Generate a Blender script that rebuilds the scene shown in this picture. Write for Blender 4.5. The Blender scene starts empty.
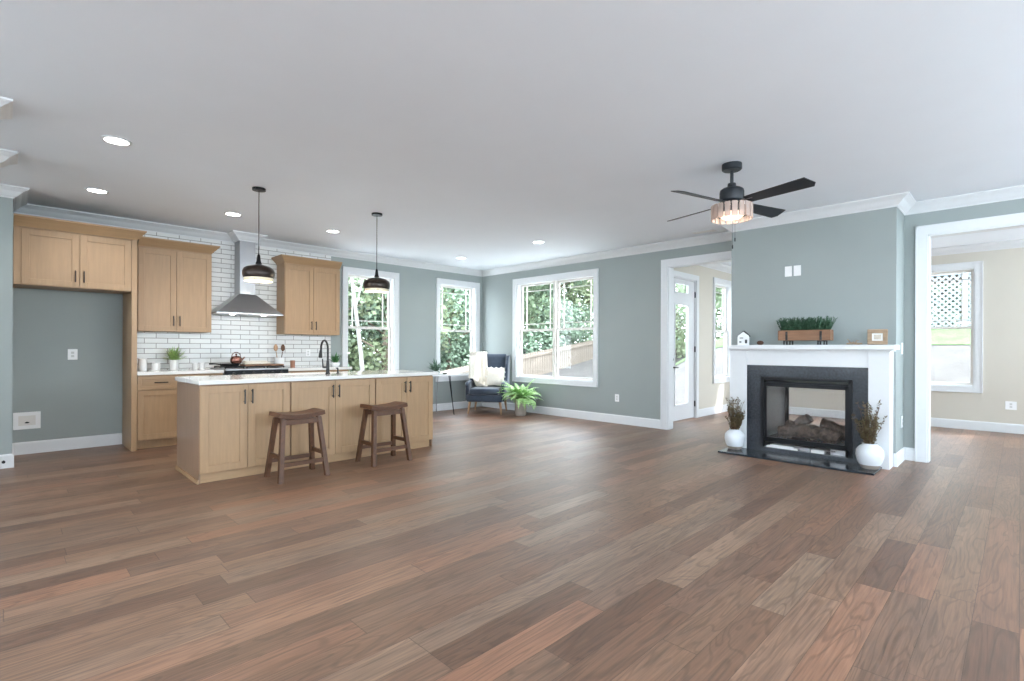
import bpy, bmesh, math, random
from mathutils import Vector, Matrix
random.seed(7)
SC = bpy.context.scene
COL = SC.collection
PI = math.pi

# ------------------------------------------------------------------ camera
YAW = 45.05
cam_d = bpy.data.cameras.new('camera'); cam = bpy.data.objects.new('camera', cam_d); COL.objects.link(cam)
cam_d.sensor_width = 36.0; cam_d.lens = 507.5 / 1024 * 36.0
cam_d.shift_y = 7.5 / 1024; cam_d.clip_start = 0.05; cam_d.clip_end = 300
a = math.radians(YAW); ro = math.radians(0.213)
F = Vector((math.cos(a), math.sin(a), 0)); R = Vector((math.sin(a), -math.cos(a), 0)); U = Vector((0, 0, 1))
R3 = R * math.cos(ro) + U * math.sin(ro); U3 = U * math.cos(ro) - R * math.sin(ro)
M3 = Matrix((R3, U3, -F)).transposed()
cam.matrix_world = Matrix.Translation((0, 0, 1.21)) @ M3.to_4x4()
SC.camera = cam

# ------------------------------------------------------------------ world, sun, exposure
SC.view_settings.view_transform = 'Standard'; SC.view_settings.look = 'None'
SC.view_settings.gamma = 1.0; SC.view_settings.use_curve_mapping = False
SC.view_settings.exposure = 0.68
w = bpy.data.worlds.new('sky'); SC.world = w; w.use_nodes = True
wn = w.node_tree; wn.nodes.clear()
wo = wn.nodes.new('ShaderNodeOutputWorld'); bg = wn.nodes.new('ShaderNodeBackground')
sk = wn.nodes.new('ShaderNodeTexSky'); sk.sky_type = 'HOSEK_WILKIE'; sk.turbidity = 5.0; sk.ground_albedo = 0.5
sk.sun_direction = Vector((0.5, -0.75, 1.0)).normalized()
mixw = wn.nodes.new('ShaderNodeMixRGB'); mixw.inputs[0].default_value = 0.65
mixw.inputs[2].default_value = (0.87, 0.975, 1.06, 1)
wn.links.new(sk.outputs[0], mixw.inputs[1]); wn.links.new(mixw.outputs[0], bg.inputs[0])
bg.inputs[1].default_value = 9.0
wn.links.new(bg.outputs[0], wo.inputs[0])
sun_d = bpy.data.lights.new('sun', 'SUN'); sun = bpy.data.objects.new('sun', sun_d); COL.objects.link(sun)
sun_d.energy = 3.4; sun_d.angle = math.radians(1.0); sun_d.color = (0.96, 1.0, 1.04)
sun.rotation_euler = Vector((-0.5, 0.75, -1.0)).to_track_quat('-Z', 'Y').to_euler()
sun.location = (12, -8, 20)

def fill_light(loc, size, direction, power=34):
    # added fill lamp outside an unseen opening, tilted up to brighten the ceiling
    d = bpy.data.lights.new('window_daylight', 'AREA'); d.shape = 'RECTANGLE'; d.size, d.size_y = size
    d.energy = power; d.color = (0.78, 0.97, 1.11)
    o = bpy.data.objects.new('window_daylight', d); COL.objects.link(o); o.location = loc
    o.rotation_euler = Vector(direction).to_track_quat('-Z', 'Z').to_euler()
    return o
def portal(loc, size, direction):
    d = bpy.data.lights.new('daylight_portal', 'AREA'); d.shape = 'RECTANGLE'; d.size, d.size_y = size
    d.cycles.is_portal = True
    o = bpy.data.objects.new('daylight_portal', d); COL.objects.link(o); o.location = loc
    o.rotation_euler = Vector(direction).to_track_quat('-Z', 'Z' if abs(direction[2]) < .5 else 'Y').to_euler()
    return o

# ------------------------------------------------------------------ materials
def srgb(r, g, b):
    f = lambda c: (c / 255 / 12.92) if c / 255 <= 0.04045 else ((c / 255 + 0.055) / 1.055) ** 2.4
    return (f(r), f(g), f(b), 1)
MATS = {}
def mat(name, col, rough=0.5, metal=0.0, noise=0.0, nscale=20.0, bump=0.0, bscale=60.0, spec=0.5, stretch=None, sheen=0, trans=0, coat=0, sub=0):
    m = bpy.data.materials.new(name); m.use_nodes = True; nt = m.node_tree; b = nt.nodes['Principled BSDF']
    b.inputs['Base Color'].default_value = col; b.inputs['Roughness'].default_value = rough
    b.inputs['Metallic'].default_value = metal; b.inputs['Specular IOR Level'].default_value = spec
    if sheen: b.inputs['Sheen Weight'].default_value = sheen
    if trans: b.inputs['Transmission Weight'].default_value = trans
    if coat: b.inputs['Coat Weight'].default_value = coat
    tc = nt.nodes.new('ShaderNodeTexCoord'); mp = nt.nodes.new('ShaderNodeMapping'); nt.links.new(tc.outputs['Object'], mp.inputs[0])
    if stretch: mp.inputs['Scale'].default_value = stretch
    n = nt.nodes.new('ShaderNodeTexNoise'); n.inputs['Scale'].default_value = nscale; n.inputs['Detail'].default_value = 5
    nt.links.new(mp.outputs[0], n.inputs[0])
    cr = nt.nodes.new('ShaderNodeMapRange'); cr.inputs[3].default_value = 1 - noise; cr.inputs[4].default_value = 1 + noise
    cr.inputs[1].default_value = .3; cr.inputs[2].default_value = .7
    nt.links.new(n.outputs[0], cr.inputs[0])
    mu = nt.nodes.new('ShaderNodeVectorMath'); mu.operation = 'SCALE'; mu.inputs[0].default_value = col[:3]
    nt.links.new(cr.outputs[0], mu.inputs['Scale']); nt.links.new(mu.outputs[0], b.inputs['Base Color'])
    if bump:
        n2 = nt.nodes.new('ShaderNodeTexNoise'); n2.inputs['Scale'].default_value = bscale; nt.links.new(mp.outputs[0], n2.inputs[0])
        bp = nt.nodes.new('ShaderNodeBump'); bp.inputs['Strength'].default_value = bump; bp.inputs['Distance'].default_value = 0.01
        nt.links.new(n2.outputs[0], bp.inputs['Height']); nt.links.new(bp.outputs[0], b.inputs['Normal'])
    MATS[name] = m; return m
def emit(name, col, s):
    m = bpy.data.materials.new(name); m.use_nodes = True; nt = m.node_tree; b = nt.nodes['Principled BSDF']
    b.inputs['Base Color'].default_value = col; b.inputs['Emission Color'].default_value = col; b.inputs['Emission Strength'].default_value = s
    MATS[name] = m; return m
def glass(name, tint=(1, 1, 1, 1), gloss=0.02, rough=0.0):
    m = bpy.data.materials.new(name); m.use_nodes = True; nt = m.node_tree; nt.nodes.clear()
    o = nt.nodes.new('ShaderNodeOutputMaterial'); t = nt.nodes.new('ShaderNodeBsdfTransparent'); g = nt.nodes.new('ShaderNodeBsdfGlossy')
    t.inputs[0].default_value = tint; g.inputs['Roughness'].default_value = rough
    lw = nt.nodes.new('ShaderNodeLayerWeight'); lw.inputs[0].default_value = 0.25
    mr = nt.nodes.new('ShaderNodeMapRange'); mr.inputs[3].default_value = gloss; mr.inputs[4].default_value = 0.35
    pw = nt.nodes.new('ShaderNodeMath'); pw.operation = 'POWER'; pw.inputs[1].default_value = 4
    nt.links.new(lw.outputs['Facing'], pw.inputs[0]); nt.links.new(pw.outputs[0], mr.inputs[0])
    mx = nt.nodes.new('ShaderNodeMixShader'); nt.links.new(mr.outputs[0], mx.inputs[0])
    nt.links.new(t.outputs[0], mx.inputs[1]); nt.links.new(g.outputs[0], mx.inputs[2]); nt.links.new(mx.outputs[0], o.inputs[0])
    MATS[name] = m; return m

WALL = mat('wall_paint', srgb(153, 161, 159), 0.55, noise=.015, nscale=3, bump=.03, bscale=250)
BEIGE = mat('beige_paint', srgb(208, 202, 190), 0.6, noise=.01, nscale=3)
CEIL = mat('ceiling_paint', srgb(238, 243, 249), 0.8, noise=.01, nscale=2, bump=.02, bscale=200)
TRIM = mat('white_trim', srgb(224, 226, 228), 0.35, noise=.01)
MAPLE = mat('maple', srgb(168, 136, 102), 0.42, noise=.07, nscale=7, stretch=(6, 6, .5), bump=.02)
MAPLE_H = mat('maple_horizontal', srgb(168, 136, 102), 0.42, noise=.07, nscale=7, stretch=(.5, 6, 6), bump=.02)
MAPLE_IN = mat('maple_inner', srgb(150, 118, 92), 0.6, noise=.06, nscale=7)
ENDP = mat('maple_end_panel', srgb(142, 114, 92), 0.3, noise=.08, nscale=7, stretch=(6, 6, .5))
BLACK = mat('matte_black', srgb(28, 28, 30), 0.4, noise=.05)
BLACKM = mat('black_metal', srgb(24, 25, 28), 0.35, metal=.6, noise=.05)
FANB = mat('fan_black', srgb(34, 38, 44), 0.45, noise=.05)
BRONZE = mat('bronze', srgb(50, 40, 34), 0.3, metal=.5)
STEEL = mat('stainless', srgb(168, 168, 170), 0.28, metal=1.0, noise=.03, nscale=8, stretch=(1, 1, 30))
QUARTZ = mat('quartz', srgb(232, 230, 226), 0.12, noise=.02, nscale=14, coat=.3)
WALNUT = mat('stool_wood', srgb(84, 52, 31), 0.5, noise=.22, nscale=9, stretch=(3, 3, 3))
PORC = mat('white_ceramic', srgb(232, 232, 232), 0.2, noise=.02)
VASE = mat('vase_ceramic', srgb(222, 226, 230), 0.55, noise=.04, nscale=8, bump=.2, bscale=25)
GREENP = mat('fern_green', srgb(150, 190, 118), 0.5, noise=.25, nscale=25)
GREEND = mat('juniper_green', srgb(52, 84, 60), 0.6, noise=.35, nscale=40)
GREENL = mat('herb_green', srgb(148, 178, 104), 0.5, noise=.3, nscale=40)
DRY = mat('dried_branch', srgb(92, 64, 50), 0.8, noise=.3, nscale=40)
DRYL = mat('dried_leaf', srgb(98, 86, 58), 0.8, noise=.45, nscale=30)
SOIL = mat('soil', srgb(60, 46, 36), 0.95, noise=.3, bump=.5)
STONEPOT = mat('stone_pot', srgb(150, 140, 132), 0.8, noise=.08, bump=.3)
BLUE = mat('blue_velvet', srgb(48, 60, 76), 0.85, noise=.12, nscale=14, sheen=.4, bump=.1, bscale=120)
CREAM = mat('cream_knit', srgb(228, 222, 210), 0.95, noise=.06, nscale=60, bump=.6, bscale=120)
OAKLEG = mat('pale_oak', srgb(176, 140, 108), 0.5, noise=.12, stretch=(5, 5, 1))
PLANTER = mat('cedar_box', srgb(138, 102, 76), 0.6, noise=.15, nscale=8, stretch=(1, 1, 8))
FRAMEW = mat('driftwood', srgb(158, 134, 110), 0.7, noise=.2, nscale=14, stretch=(1, 1, 5))
PAPER = mat('paper', srgb(226, 226, 224), 0.8)
COPPER = mat('copper', srgb(150, 104, 92), 0.25, metal=1.0)
IRON = mat('cast_iron', srgb(34, 34, 36), 0.5, metal=.3)
LOG = mat('ceramic_log', srgb(104, 88, 78), 0.9, noise=.6, nscale=22, bump=1.0, bscale=30)
LOGEND = mat('log_end', srgb(150, 122, 100), 0.9, noise=.3, nscale=30)
FIREIN = mat('firebox_metal', srgb(120, 120, 122), 0.35, metal=.5, noise=.1)
PLATE = mat('switch_plate', srgb(240, 240, 240), 0.3)
SOCK = mat('socket_face', srgb(206, 206, 204), .4)
SLOT = mat('slot_dark', srgb(60, 60, 62), 0.6)
VINYL = mat('window_vinyl', srgb(226, 222, 216), 0.4)
GLASS = glass('window_glass')
FGLASS = glass('fireplace_glass', (.92, .92, .92, 1), 0.03)
CRYST = mat('crystal_glass', srgb(238, 216, 204), .1, trans=.55)
WARMGL = emit('warm_glow', (1.0, 0.80, 0.66, 1), .7)
LED = emit('led_panel', (1.0, 0.97, 0.92, 1), 9.0)
BULB = emit('bulb_glow', (1.0, 0.88, 0.72, 1), 14.0)
SHADEIN = mat('shade_inner', srgb(240, 226, 196), 0.4)
BOUNCE = mat('pale_concrete', srgb(214, 214, 212), .85, noise=.04, nscale=5)
LATT = mat('lattice_white', srgb(136, 142, 146), 0.7)
FENCE = mat('fence_board', srgb(146, 134, 122), 0.8, noise=.08, nscale=6, stretch=(4, 4, .4))
LEAF = [mat('leaf_pale', srgb(160, 172, 138), 0.6, noise=.3, nscale=3), mat('leaf_mid', srgb(146, 162, 134), 0.6, noise=.3, nscale=3), mat('leaf_deep', srgb(128, 148, 126), 0.6, noise=.3, nscale=3)]
BARK = mat('bark', srgb(120, 106, 92), 0.9, noise=.2, bump=.5)
BIRCH = mat('pale_bark', srgb(122, 120, 116), 0.8, noise=.12, nscale=6)
GROUND = mat('straw_ground', srgb(92, 89, 86), 0.95, noise=.16, nscale=1.6, bump=.4, bscale=12)
GRASS = mat('lawn', srgb(92, 116, 74), 0.95, noise=.2, nscale=6, bump=.5, bscale=30)
SIDING = mat('siding', srgb(214, 216, 214), 0.7)

# ---- granite
def granite():
    m = mat('dark_granite', srgb(42, 47, 54), 0.2, noise=.35, nscale=45); return m
GRAN = granite()

# ---- subway tile (on a wall with constant Y: x / z)
def tile():
    m = bpy.data.materials.new('subway_tile'); m.use_nodes = True; nt = m.node_tree; b = nt.nodes['Principled BSDF']
    tc = nt.nodes.new('ShaderNodeTexCoord'); sp = nt.nodes.new('ShaderNodeSeparateXYZ'); cb = nt.nodes.new('ShaderNodeCombineXYZ')
    nt.links.new(tc.outputs['Object'], sp.inputs[0]); nt.links.new(sp.outputs[0], cb.inputs[0]); nt.links.new(sp.outputs[2], cb.inputs[1])
    br = nt.nodes.new('ShaderNodeTexBrick'); br.inputs['Scale'].default_value = 1.0
    br.inputs['Brick Width'].default_value = .25; br.inputs['Row Height'].default_value = .066; br.inputs['Mortar Size'].default_value = .0042
    br.inputs['Mortar Smooth'].default_value = .15; br.offset = .5
    br.inputs['Color1'].default_value = srgb(232, 232, 230); br.inputs['Color2'].default_value = srgb(220, 221, 220); br.inputs['Mortar'].default_value = srgb(150, 146, 142)
    nt.links.new(cb.outputs[0], br.inputs[0]); nt.links.new(br.outputs[0], b.inputs['Base Color'])
    b.inputs['Roughness'].default_value = .22
    bp = nt.nodes.new('ShaderNodeBump'); bp.invert = True; bp.inputs['Strength'].default_value = .5; bp.inputs['Distance'].default_value = .004
    nt.links.new(br.outputs['Fac'], bp.inputs['Height']); nt.links.new(bp.outputs[0], b.inputs['Normal'])
    return m
TILE = tile()

# ---- plank floor, boards run along X
def floor_mat():
    m = bpy.data.materials.new('hickory_planks'); m.use_nodes = True; nt = m.node_tree; b = nt.nodes['Principled BSDF']
    N = nt.nodes.new; L = nt.links.new
    def math_(op, a_, b_=None, c_=None):
        n = N('ShaderNodeMath'); n.operation = op
        for i, v in enumerate((a_, b_, c_)):
            if v is None: continue
            if isinstance(v, (int, float)): n.inputs[i].default_value = v
            else: L(v, n.inputs[i])
        return n.outputs[0]
    tc = N('ShaderNodeTexCoord'); sp = N('ShaderNodeSeparateXYZ'); L(tc.outputs['Object'], sp.inputs[0])
    X, Y = sp.outputs[0], sp.outputs[1]
    Wd, Ln = .15, 1.25
    yr = math_('DIVIDE', Y, Wd); row = math_('FLOOR', yr); fy = math_('FRACT', yr)
    wn1 = N('ShaderNodeTexWhiteNoise'); wn1.noise_dimensions = '1D'; L(row, wn1.inputs['W'])
    xs = math_('ADD', math_('DIVIDE', X, Ln), math_('MULTIPLY', wn1.outputs['Value'], 7.3))
    # uneven board lengths: warp within the row
    xw = math_('ADD', xs, math_('MULTIPLY', math_('SINE', math_('MULTIPLY', xs, 2.1)), .3))
    col = math_('FLOOR', xw); fx = math_('FRACT', xw)
    cv = N('ShaderNodeCombineXYZ'); L(row, cv.inputs[0]); L(col, cv.inputs[1])
    wn2 = N('ShaderNodeTexWhiteNoise'); wn2.noise_dimensions = '2D'; L(cv.outputs[0], wn2.inputs[0])
    ramp = N('ShaderNodeValToRGB'); e = ramp.color_ramp.elements
    cols = [(0, (104, 74, 56)), (.16, (120, 88, 68)), (.34, (134, 102, 80)), (.52, (116, 86, 68)), (.68, (144, 102, 78)), (.84, (138, 112, 92)), (1, (110, 80, 64))]
    e[0].position = 0; e[0].color = srgb(*cols[0][1]); e[1].position = 1; e[1].color = srgb(*cols[-1][1])
    for p, c in cols[1:-1]:
        k = e.new(p); k.color = srgb(*c)
    L(wn2.outputs['Value'], ramp.inputs[0])
    # grain, shifted for every board
    off = N('ShaderNodeVectorMath'); off.operation = 'SCALE'; L(wn2.outputs['Color'], off.inputs[0]); off.inputs['Scale'].default_value = 40
    ad = N('ShaderNodeVectorMath'); ad.operation = 'ADD'; L(tc.outputs['Object'], ad.inputs[0]); L(off.outputs[0], ad.inputs[1])
    mp = N('ShaderNodeMapping'); mp.inputs['Scale'].default_value = (1.1, 9, 1); L(ad.outputs[0], mp.inputs[0])
    n0 = N('ShaderNodeTexNoise'); n0.inputs['Scale'].default_value = .9; n0.inputs['Detail'].default_value = 2; n0.inputs['Distortion'].default_value = .8; L(mp.outputs[0], n0.inputs[0])
    rings = math_('SINE', math_('MULTIPLY', n0.outputs[0], 60.0))
    rr = N('ShaderNodeMapRange'); rr.inputs[1].default_value = .35; rr.inputs[2].default_value = 1; rr.inputs[3].default_value = 1.06; rr.inputs[4].default_value = .80; L(rings, rr.inputs[0])
    mp2 = N('ShaderNodeMapping'); mp2.inputs['Scale'].default_value = (4, 90, 1); L(ad.outputs[0], mp2.inputs[0])
    n1 = N('ShaderNodeTexNoise'); n1.inputs['Scale'].default_value = 1; n1.inputs['Detail'].default_value = 6; L(mp2.outputs[0], n1.inputs[0])
    r1 = N('ShaderNodeMapRange'); r1.inputs[1].default_value = .3; r1.inputs[2].default_value = .7; r1.inputs[3].default_value = .72; r1.inputs[4].default_value = 1.24; L(n1.outputs[0], r1.inputs[0])
    mp3 = N('ShaderNodeMapping'); mp3.inputs['Scale'].default_value = (1.5, 6, 1); L(ad.outputs[0], mp3.inputs[0])
    n2 = N('ShaderNodeTexNoise'); n2.inputs['Scale'].default_value = 1.2; n2.inputs['Detail'].default_value = 3; L(mp3.outputs[0], n2.inputs[0])
    r2 = N('ShaderNodeMapRange'); r2.inputs[1].default_value = .3; r2.inputs[2].default_value = .7; r2.inputs[3].default_value = .86; r2.inputs[4].default_value = 1.12; L(n2.outputs[0], r2.inputs[0])
    g = math_('MULTIPLY', math_('MULTIPLY', rr.outputs[0], r1.outputs[0]), r2.outputs[0])
    # seams
    ey = math_('MINIMUM', fy, math_('SUBTRACT', 1.0, fy)); ex = math_('MINIMUM', fx, math_('SUBTRACT', 1.0, fx))
    sy = math_('LESS_THAN', ey, .010); sx = math_('LESS_THAN', ex, .0018)
    seam = math_('MAXIMUM', sy, sx)
    g2 = math_('MULTIPLY', g, math_('SUBTRACT', 1.0, math_('MULTIPLY', seam, .45)))
    sc = N('ShaderNodeVectorMath'); sc.operation = 'SCALE'; L(ramp.outputs[0], sc.inputs[0]); L(g2, sc.inputs['Scale'])
    L(sc.outputs[0], b.inputs['Base Color'])
    rg = N('ShaderNodeMapRange'); rg.inputs[3].default_value = .40; rg.inputs[4].default_value = .54; L(n1.outputs[0], rg.inputs[0]); L(rg.outputs[0], b.inputs['Roughness'])
    b.inputs['Specular IOR Level'].default_value = .5
    b.inputs['Coat Weight'].default_value = .4; b.inputs['Coat Roughness'].default_value = .42
    bp = N('ShaderNodeBump'); bp.inputs['Strength'].default_value = .22; bp.inputs['Distance'].default_value = .003
    L(g2, bp.inputs['Height']); L(bp.outputs[0], b.inputs['Normal'])
    return m
FLOOR = floor_mat()

# ------------------------------------------------------------------ mesh helpers
class MB:
    def __init__(s): s.bm = bmesh.new()
    def _add(s, tmp, M=None):
        me = bpy.data.meshes.new('t'); tmp.to_mesh(me); tmp.free()
        if M is not None: me.transform(M)
        s.bm.from_mesh(me); bpy.data.meshes.remove(me); return s
    def box(s, x0, x1, y0, y1, z0, z1, r=0.0, seg=2, M=None):
        t = bmesh.new(); bmesh.ops.create_cube(t, size=1)
        for v in t.verts: v.co = Vector(((x0 + x1) / 2 + v.co.x * (x1 - x0), (y0 + y1) / 2 + v.co.y * (y1 - y0), (z0 + z1) / 2 + v.co.z * (z1 - z0)))
        if r: bmesh.ops.bevel(t, geom=list(t.edges), offset=r, segments=seg, affect='EDGES', profile=.5)
        return s._add(t, M)
    def tube(s, pts, r, n=10, caps=True, M=None):
        pts = [Vector(p) for p in pts]; rs = r if isinstance(r, (list, tuple)) else [r] * len(pts)
        t = bmesh.new(); rings = []; up = None
        for i, p in enumerate(pts):
            d = (pts[min(i + 1, len(pts) - 1)] - pts[max(i - 1, 0)]).normalized()
            if up is None: up = d.orthogonal().normalized()
            up = (up - d * up.dot(d)).normalized(); sd = d.cross(up)
            rings.append([t.verts.new(p + (up * math.cos(k * 2 * PI / n) + sd * math.sin(k * 2 * PI / n)) * rs[i]) for k in range(n)])
        for A, B in zip(rings, rings[1:]):
            for k in range(n): t.faces.new((A[k], A[(k + 1) % n], B[(k + 1) % n], B[k]))
        if caps: t.faces.new(rings[0][::-1]); t.faces.new(rings[-1])
        bmesh.ops.recalc_face_normals(t, faces=t.faces)
        return s._add(t, M)
    def lathe(s, prof, n=24, M=None, ridge=0):
        t = bmesh.new(); rings = []
        for r, z in prof:
            rings.append([t.verts.new(((r * (1 + (ridge if k % 2 else 0))) * math.cos(k * 2 * PI / n), (r * (1 + (ridge if k % 2 else 0))) * math.sin(k * 2 * PI / n), z)) for k in range(n)])
        for A, B in zip(rings, rings[1:]):
            for k in range(n): t.faces.new((A[k], A[(k + 1) % n], B[(k + 1) % n], B[k]))
        if prof[0][0] > 1e-5: t.faces.new(rings[0][::-1])
        if prof[-1][0] > 1e-5: t.faces.new(rings[-1])
        bmesh.ops.remove_doubles(t, verts=t.verts, dist=1e-6)
        bmesh.ops.recalc_face_normals(t, faces=t.faces)
        return s._add(t, M)
    def prism(s, poly, x0, x1, r=0.0, seg=2, M=None):     # poly in (y, z), extruded along x
        t = bmesh.new()
        A = [t.verts.new((x0, y, z)) for y, z in poly]; B = [t.verts.new((x1, y, z)) for y, z in poly]; n = len(poly)
        t.faces.new(A); t.faces.new(B[::-1])
        for k in range(n): t.faces.new((A[k], B[k], B[(k + 1) % n], A[(k + 1) % n]))
        bmesh.ops.recalc_face_normals(t, faces=t.faces)
        if r: bmesh.ops.bevel(t, geom=list(t.edges), offset=r, segments=seg, affect='EDGES', profile=.5)
        return s._add(t, M)
    def loft(s, rings, M=None, close=True):
        t = bmesh.new(); V = [[t.verts.new(p) for p in rg] for rg in rings]; n = len(V[0])
        for A, B in zip(V, V[1:]):
            for k in range(n): t.faces.new((A[k], A[(k + 1) % n], B[(k + 1) % n], B[k]))
        if close: t.faces.new(V[0][::-1]); t.faces.new(V[-1])
        bmesh.ops.recalc_face_normals(t, faces=t.faces)
        return s._add(t, M)
    def grid(s, f, nu, nv, thick=0, M=None):
        t = bmesh.new(); V = [[t.verts.new(f(i / nu, j / nv)) for j in range(nv + 1)] for i in range(nu + 1)]
        for i in range(nu):
            for j in range(nv): t.faces.new((V[i][j], V[i + 1][j], V[i + 1][j + 1], V[i][j + 1]))
        if thick:
            bmesh.ops.recalc_face_normals(t, faces=t.faces)
            bmesh.ops.solidify(t, geom=list(t.faces), thickness=thick)
        return s._add(t, M)
    def ico(s, c, r, sub=2, sc=(1, 1, 1), jit=0):
        t = bmesh.new(); bmesh.ops.create_icosphere(t, subdivisions=sub, radius=r)
        for v in t.verts:
            k = 1 + random.uniform(-jit, jit)
            v.co = Vector((v.co.x * sc[0] * k + c[0], v.co.y * sc[1] * k + c[1], v.co.z * sc[2] * k + c[2]))
        return s._add(t)
    def face(s, pts):
        vs = [s.bm.verts.new(p) for p in pts]; s.bm.faces.new(vs); return s
    def build(s, name, m, parent=None, smooth=None):
        me = bpy.data.meshes.new(name); s.bm.to_mesh(me); s.bm.free()
        me.materials.append(m); o = bpy.data.objects.new(name, me); COL.objects.link(o)
        if smooth:
            for p in me.polygons: p.use_smooth = True
            try: me.set_sharp_from_angle(angle=math.radians(40))
            except Exception: pass
        if parent: o.parent = parent
        return o
def tag(o, label=None, cat=None, group=None, kind=None):
    if label: o['label'] = label
    if cat: o['category'] = cat
    if group: o['group'] = group
    if kind: o['kind'] = kind
    return o
def thing(name, label, cat, loc=(0, 0, 0), rz=0, group=None):
    o = bpy.data.objects.new(name, None); COL.objects.link(o); o.location = loc; o.rotation_euler = (0, 0, rz)
    o.empty_display_size = .1
    return tag(o, label, cat, group)
def struct(o): o['kind'] = 'structure'; return o
def sempty(name, loc=(0, 0, 0), rz=0):
    o = bpy.data.objects.new(name, None); COL.objects.link(o); o.location = loc; o.rotation_euler = (0, 0, rz); return struct(o)
def dup(root, loc, rz=None, label=None):
    r = root.copy(); COL.objects.link(r); r.location = loc
    if rz is not None: r.rotation_euler = (0, 0, rz)
    if label: r['label'] = label
    for ch in list(root.children):
        c = ch.copy(); COL.objects.link(c); c.parent = r
        for g in list(ch.children):
            d = g.copy(); COL.objects.link(d); d.parent = c
    return r
def Rz(t): return Matrix.Rotation(t, 4, 'Z')
def Rx(t): return Matrix.Rotation(t, 4, 'X')
def Ry(t): return Matrix.Rotation(t, 4, 'Y')
def T(x, y, z): return Matrix.Translation((x, y, z))

# ------------------------------------------------------------------ room
H = 2.79; KY = 7.88; BX = 6.995; FX = 10.35; DY = 4.02; WT = .15
CX, CY0, CY1 = 6.50, .905, 2.585                 # chimney breast
MINX, MINY = -3.4, -3.0
FB = (1.255, 2.145, .06, .875)                   # fireplace hole y0 y1 z0 z1
WZ0, WZ1 = .65, 2.45

def wall_y(name, y0, y1, xa, xb, holes, m, z1=H):     # runs along X
    b = MB(); x = xa
    for (h0, h1, a0, a1) in sorted(holes):
        if h0 > x: b.box(x, h0, y0, y1, 0, z1)
        if a0 > 0: b.box(h0, h1, y0, y1, 0, a0)
        if a1 < z1: b.box(h0, h1, y0, y1, a1, z1)
        x = h1
    if xb > x: b.box(x, xb, y0, y1, 0, z1)
    return struct(b.build(name, m))
def wall_x(name, x0, x1, ya, yb, holes, m, z1=H):
    b = MB(); y = ya
    for (h0, h1, a0, a1) in sorted(holes):
        if h0 > y: b.box(x0, x1, y, h0, 0, z1)
        if a0 > 0: b.box(x0, x1, h0, h1, 0, a0)
        if a1 < z1: b.box(x0, x1, h0, h1, a1, z1)
        y = h1
    if yb > y: b.box(x0, x1, y, yb, 0, z1)
    return struct(b.build(name, m))

struct(MB().box(MINX - .15, BX + .15, MINY - .15, KY + .15, -.12, 0).box(BX + .15, FX + .15, MINY - .15, DY + .15, -.12, 0).build('floor', FLOOR))
struct(MB().box(MINX - .15, BX + .15, MINY - .15, KY + .15, H, H + .15).box(BX + .15, FX + .15, MINY - .15, DY + .15, H, H + .15).build('ceiling', CEIL))
K1 = (4.005, 4.895, WZ0, WZ1); K2 = (5.90, 6.81, WZ0, WZ1); WB = (5.06, 6.88, WZ0, WZ1)
W4 = (.485, 1.395, WZ0, WZ1); W6 = (1.95, 3.2, WZ0, WZ1); W8 = (-2.3, -.6, WZ0, WZ1)
W5 = (9.33, 10.13, WZ0, WZ1); D1 = (7.62, 8.56, 0, 2.40)
wall_y('wall_kitchen', KY, KY + WT, .05, BX + WT, [K1, K2], WALL)
OPL = (CY1, 3.72, 0, 2.44); OPR = (-1.7, .705, 0, 2.44)
# dividing wall: painted blue grey on this side, beige on the far side
wall_x('wall_back', BX, BX + .09, MINY, KY, [OPR, (CY0, CY1, 0, H), OPL, WB], WALL)
o = wall_x('wall_back_far_side', BX + .09, BX + WT, MINY, DY + WT, [OPR, (FB[0], FB[1], FB[2], FB[3]), OPL], BEIGE)
struct(MB().box(BX + .09, BX + WT, WB[1], KY, 0, H).box(BX + .09, BX + WT, DY + WT, WB[0], 0, H).box(BX + .09, BX + WT, WB[0], WB[1], 0, WZ0).box(BX + .09, BX + WT, WB[0], WB[1], WZ1, H).build('wall_back_outer', SIDING))
wall_x('wall_fireplace', CX, BX + .09, CY0, CY1, [FB], WALL)
wall_y('wall_stub', 7.11, KY + WT, MINX, .05, [], WALL)
L1 = (-2.4, .3, .9, 2.5); L2 = (.9, 3.6, .9, 2.5); L3 = (4.2, 6.8, .9, 2.5)
wall_x('wall_left', MINX - WT, MINX, MINY - WT, 7.11, [L1, L2, L3], WALL)
R1 = (-3.0, -.3, .9, 2.5); R2 = (.3, 3.0, .9, 2.5); R3_ = (3.6, 6.4, .9, 2.5)
wall_y('wall_rear', MINY - WT, MINY, MINX, BX + WT, [R1, R2, R3_], WALL)
wall_x('wall_far', FX, FX + WT, MINY - WT, DY + WT, [W4, W6, W8], BEIGE)
wall_y('wall_door', DY, DY + WT, BX + WT, FX, [D1, W5], BEIGE)
R4 = (7.6, 9.9, .9, 2.5)
wall_y('wall_far_rear', MINY - WT, MINY, BX + WT, FX, [R4], BEIGE)

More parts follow.
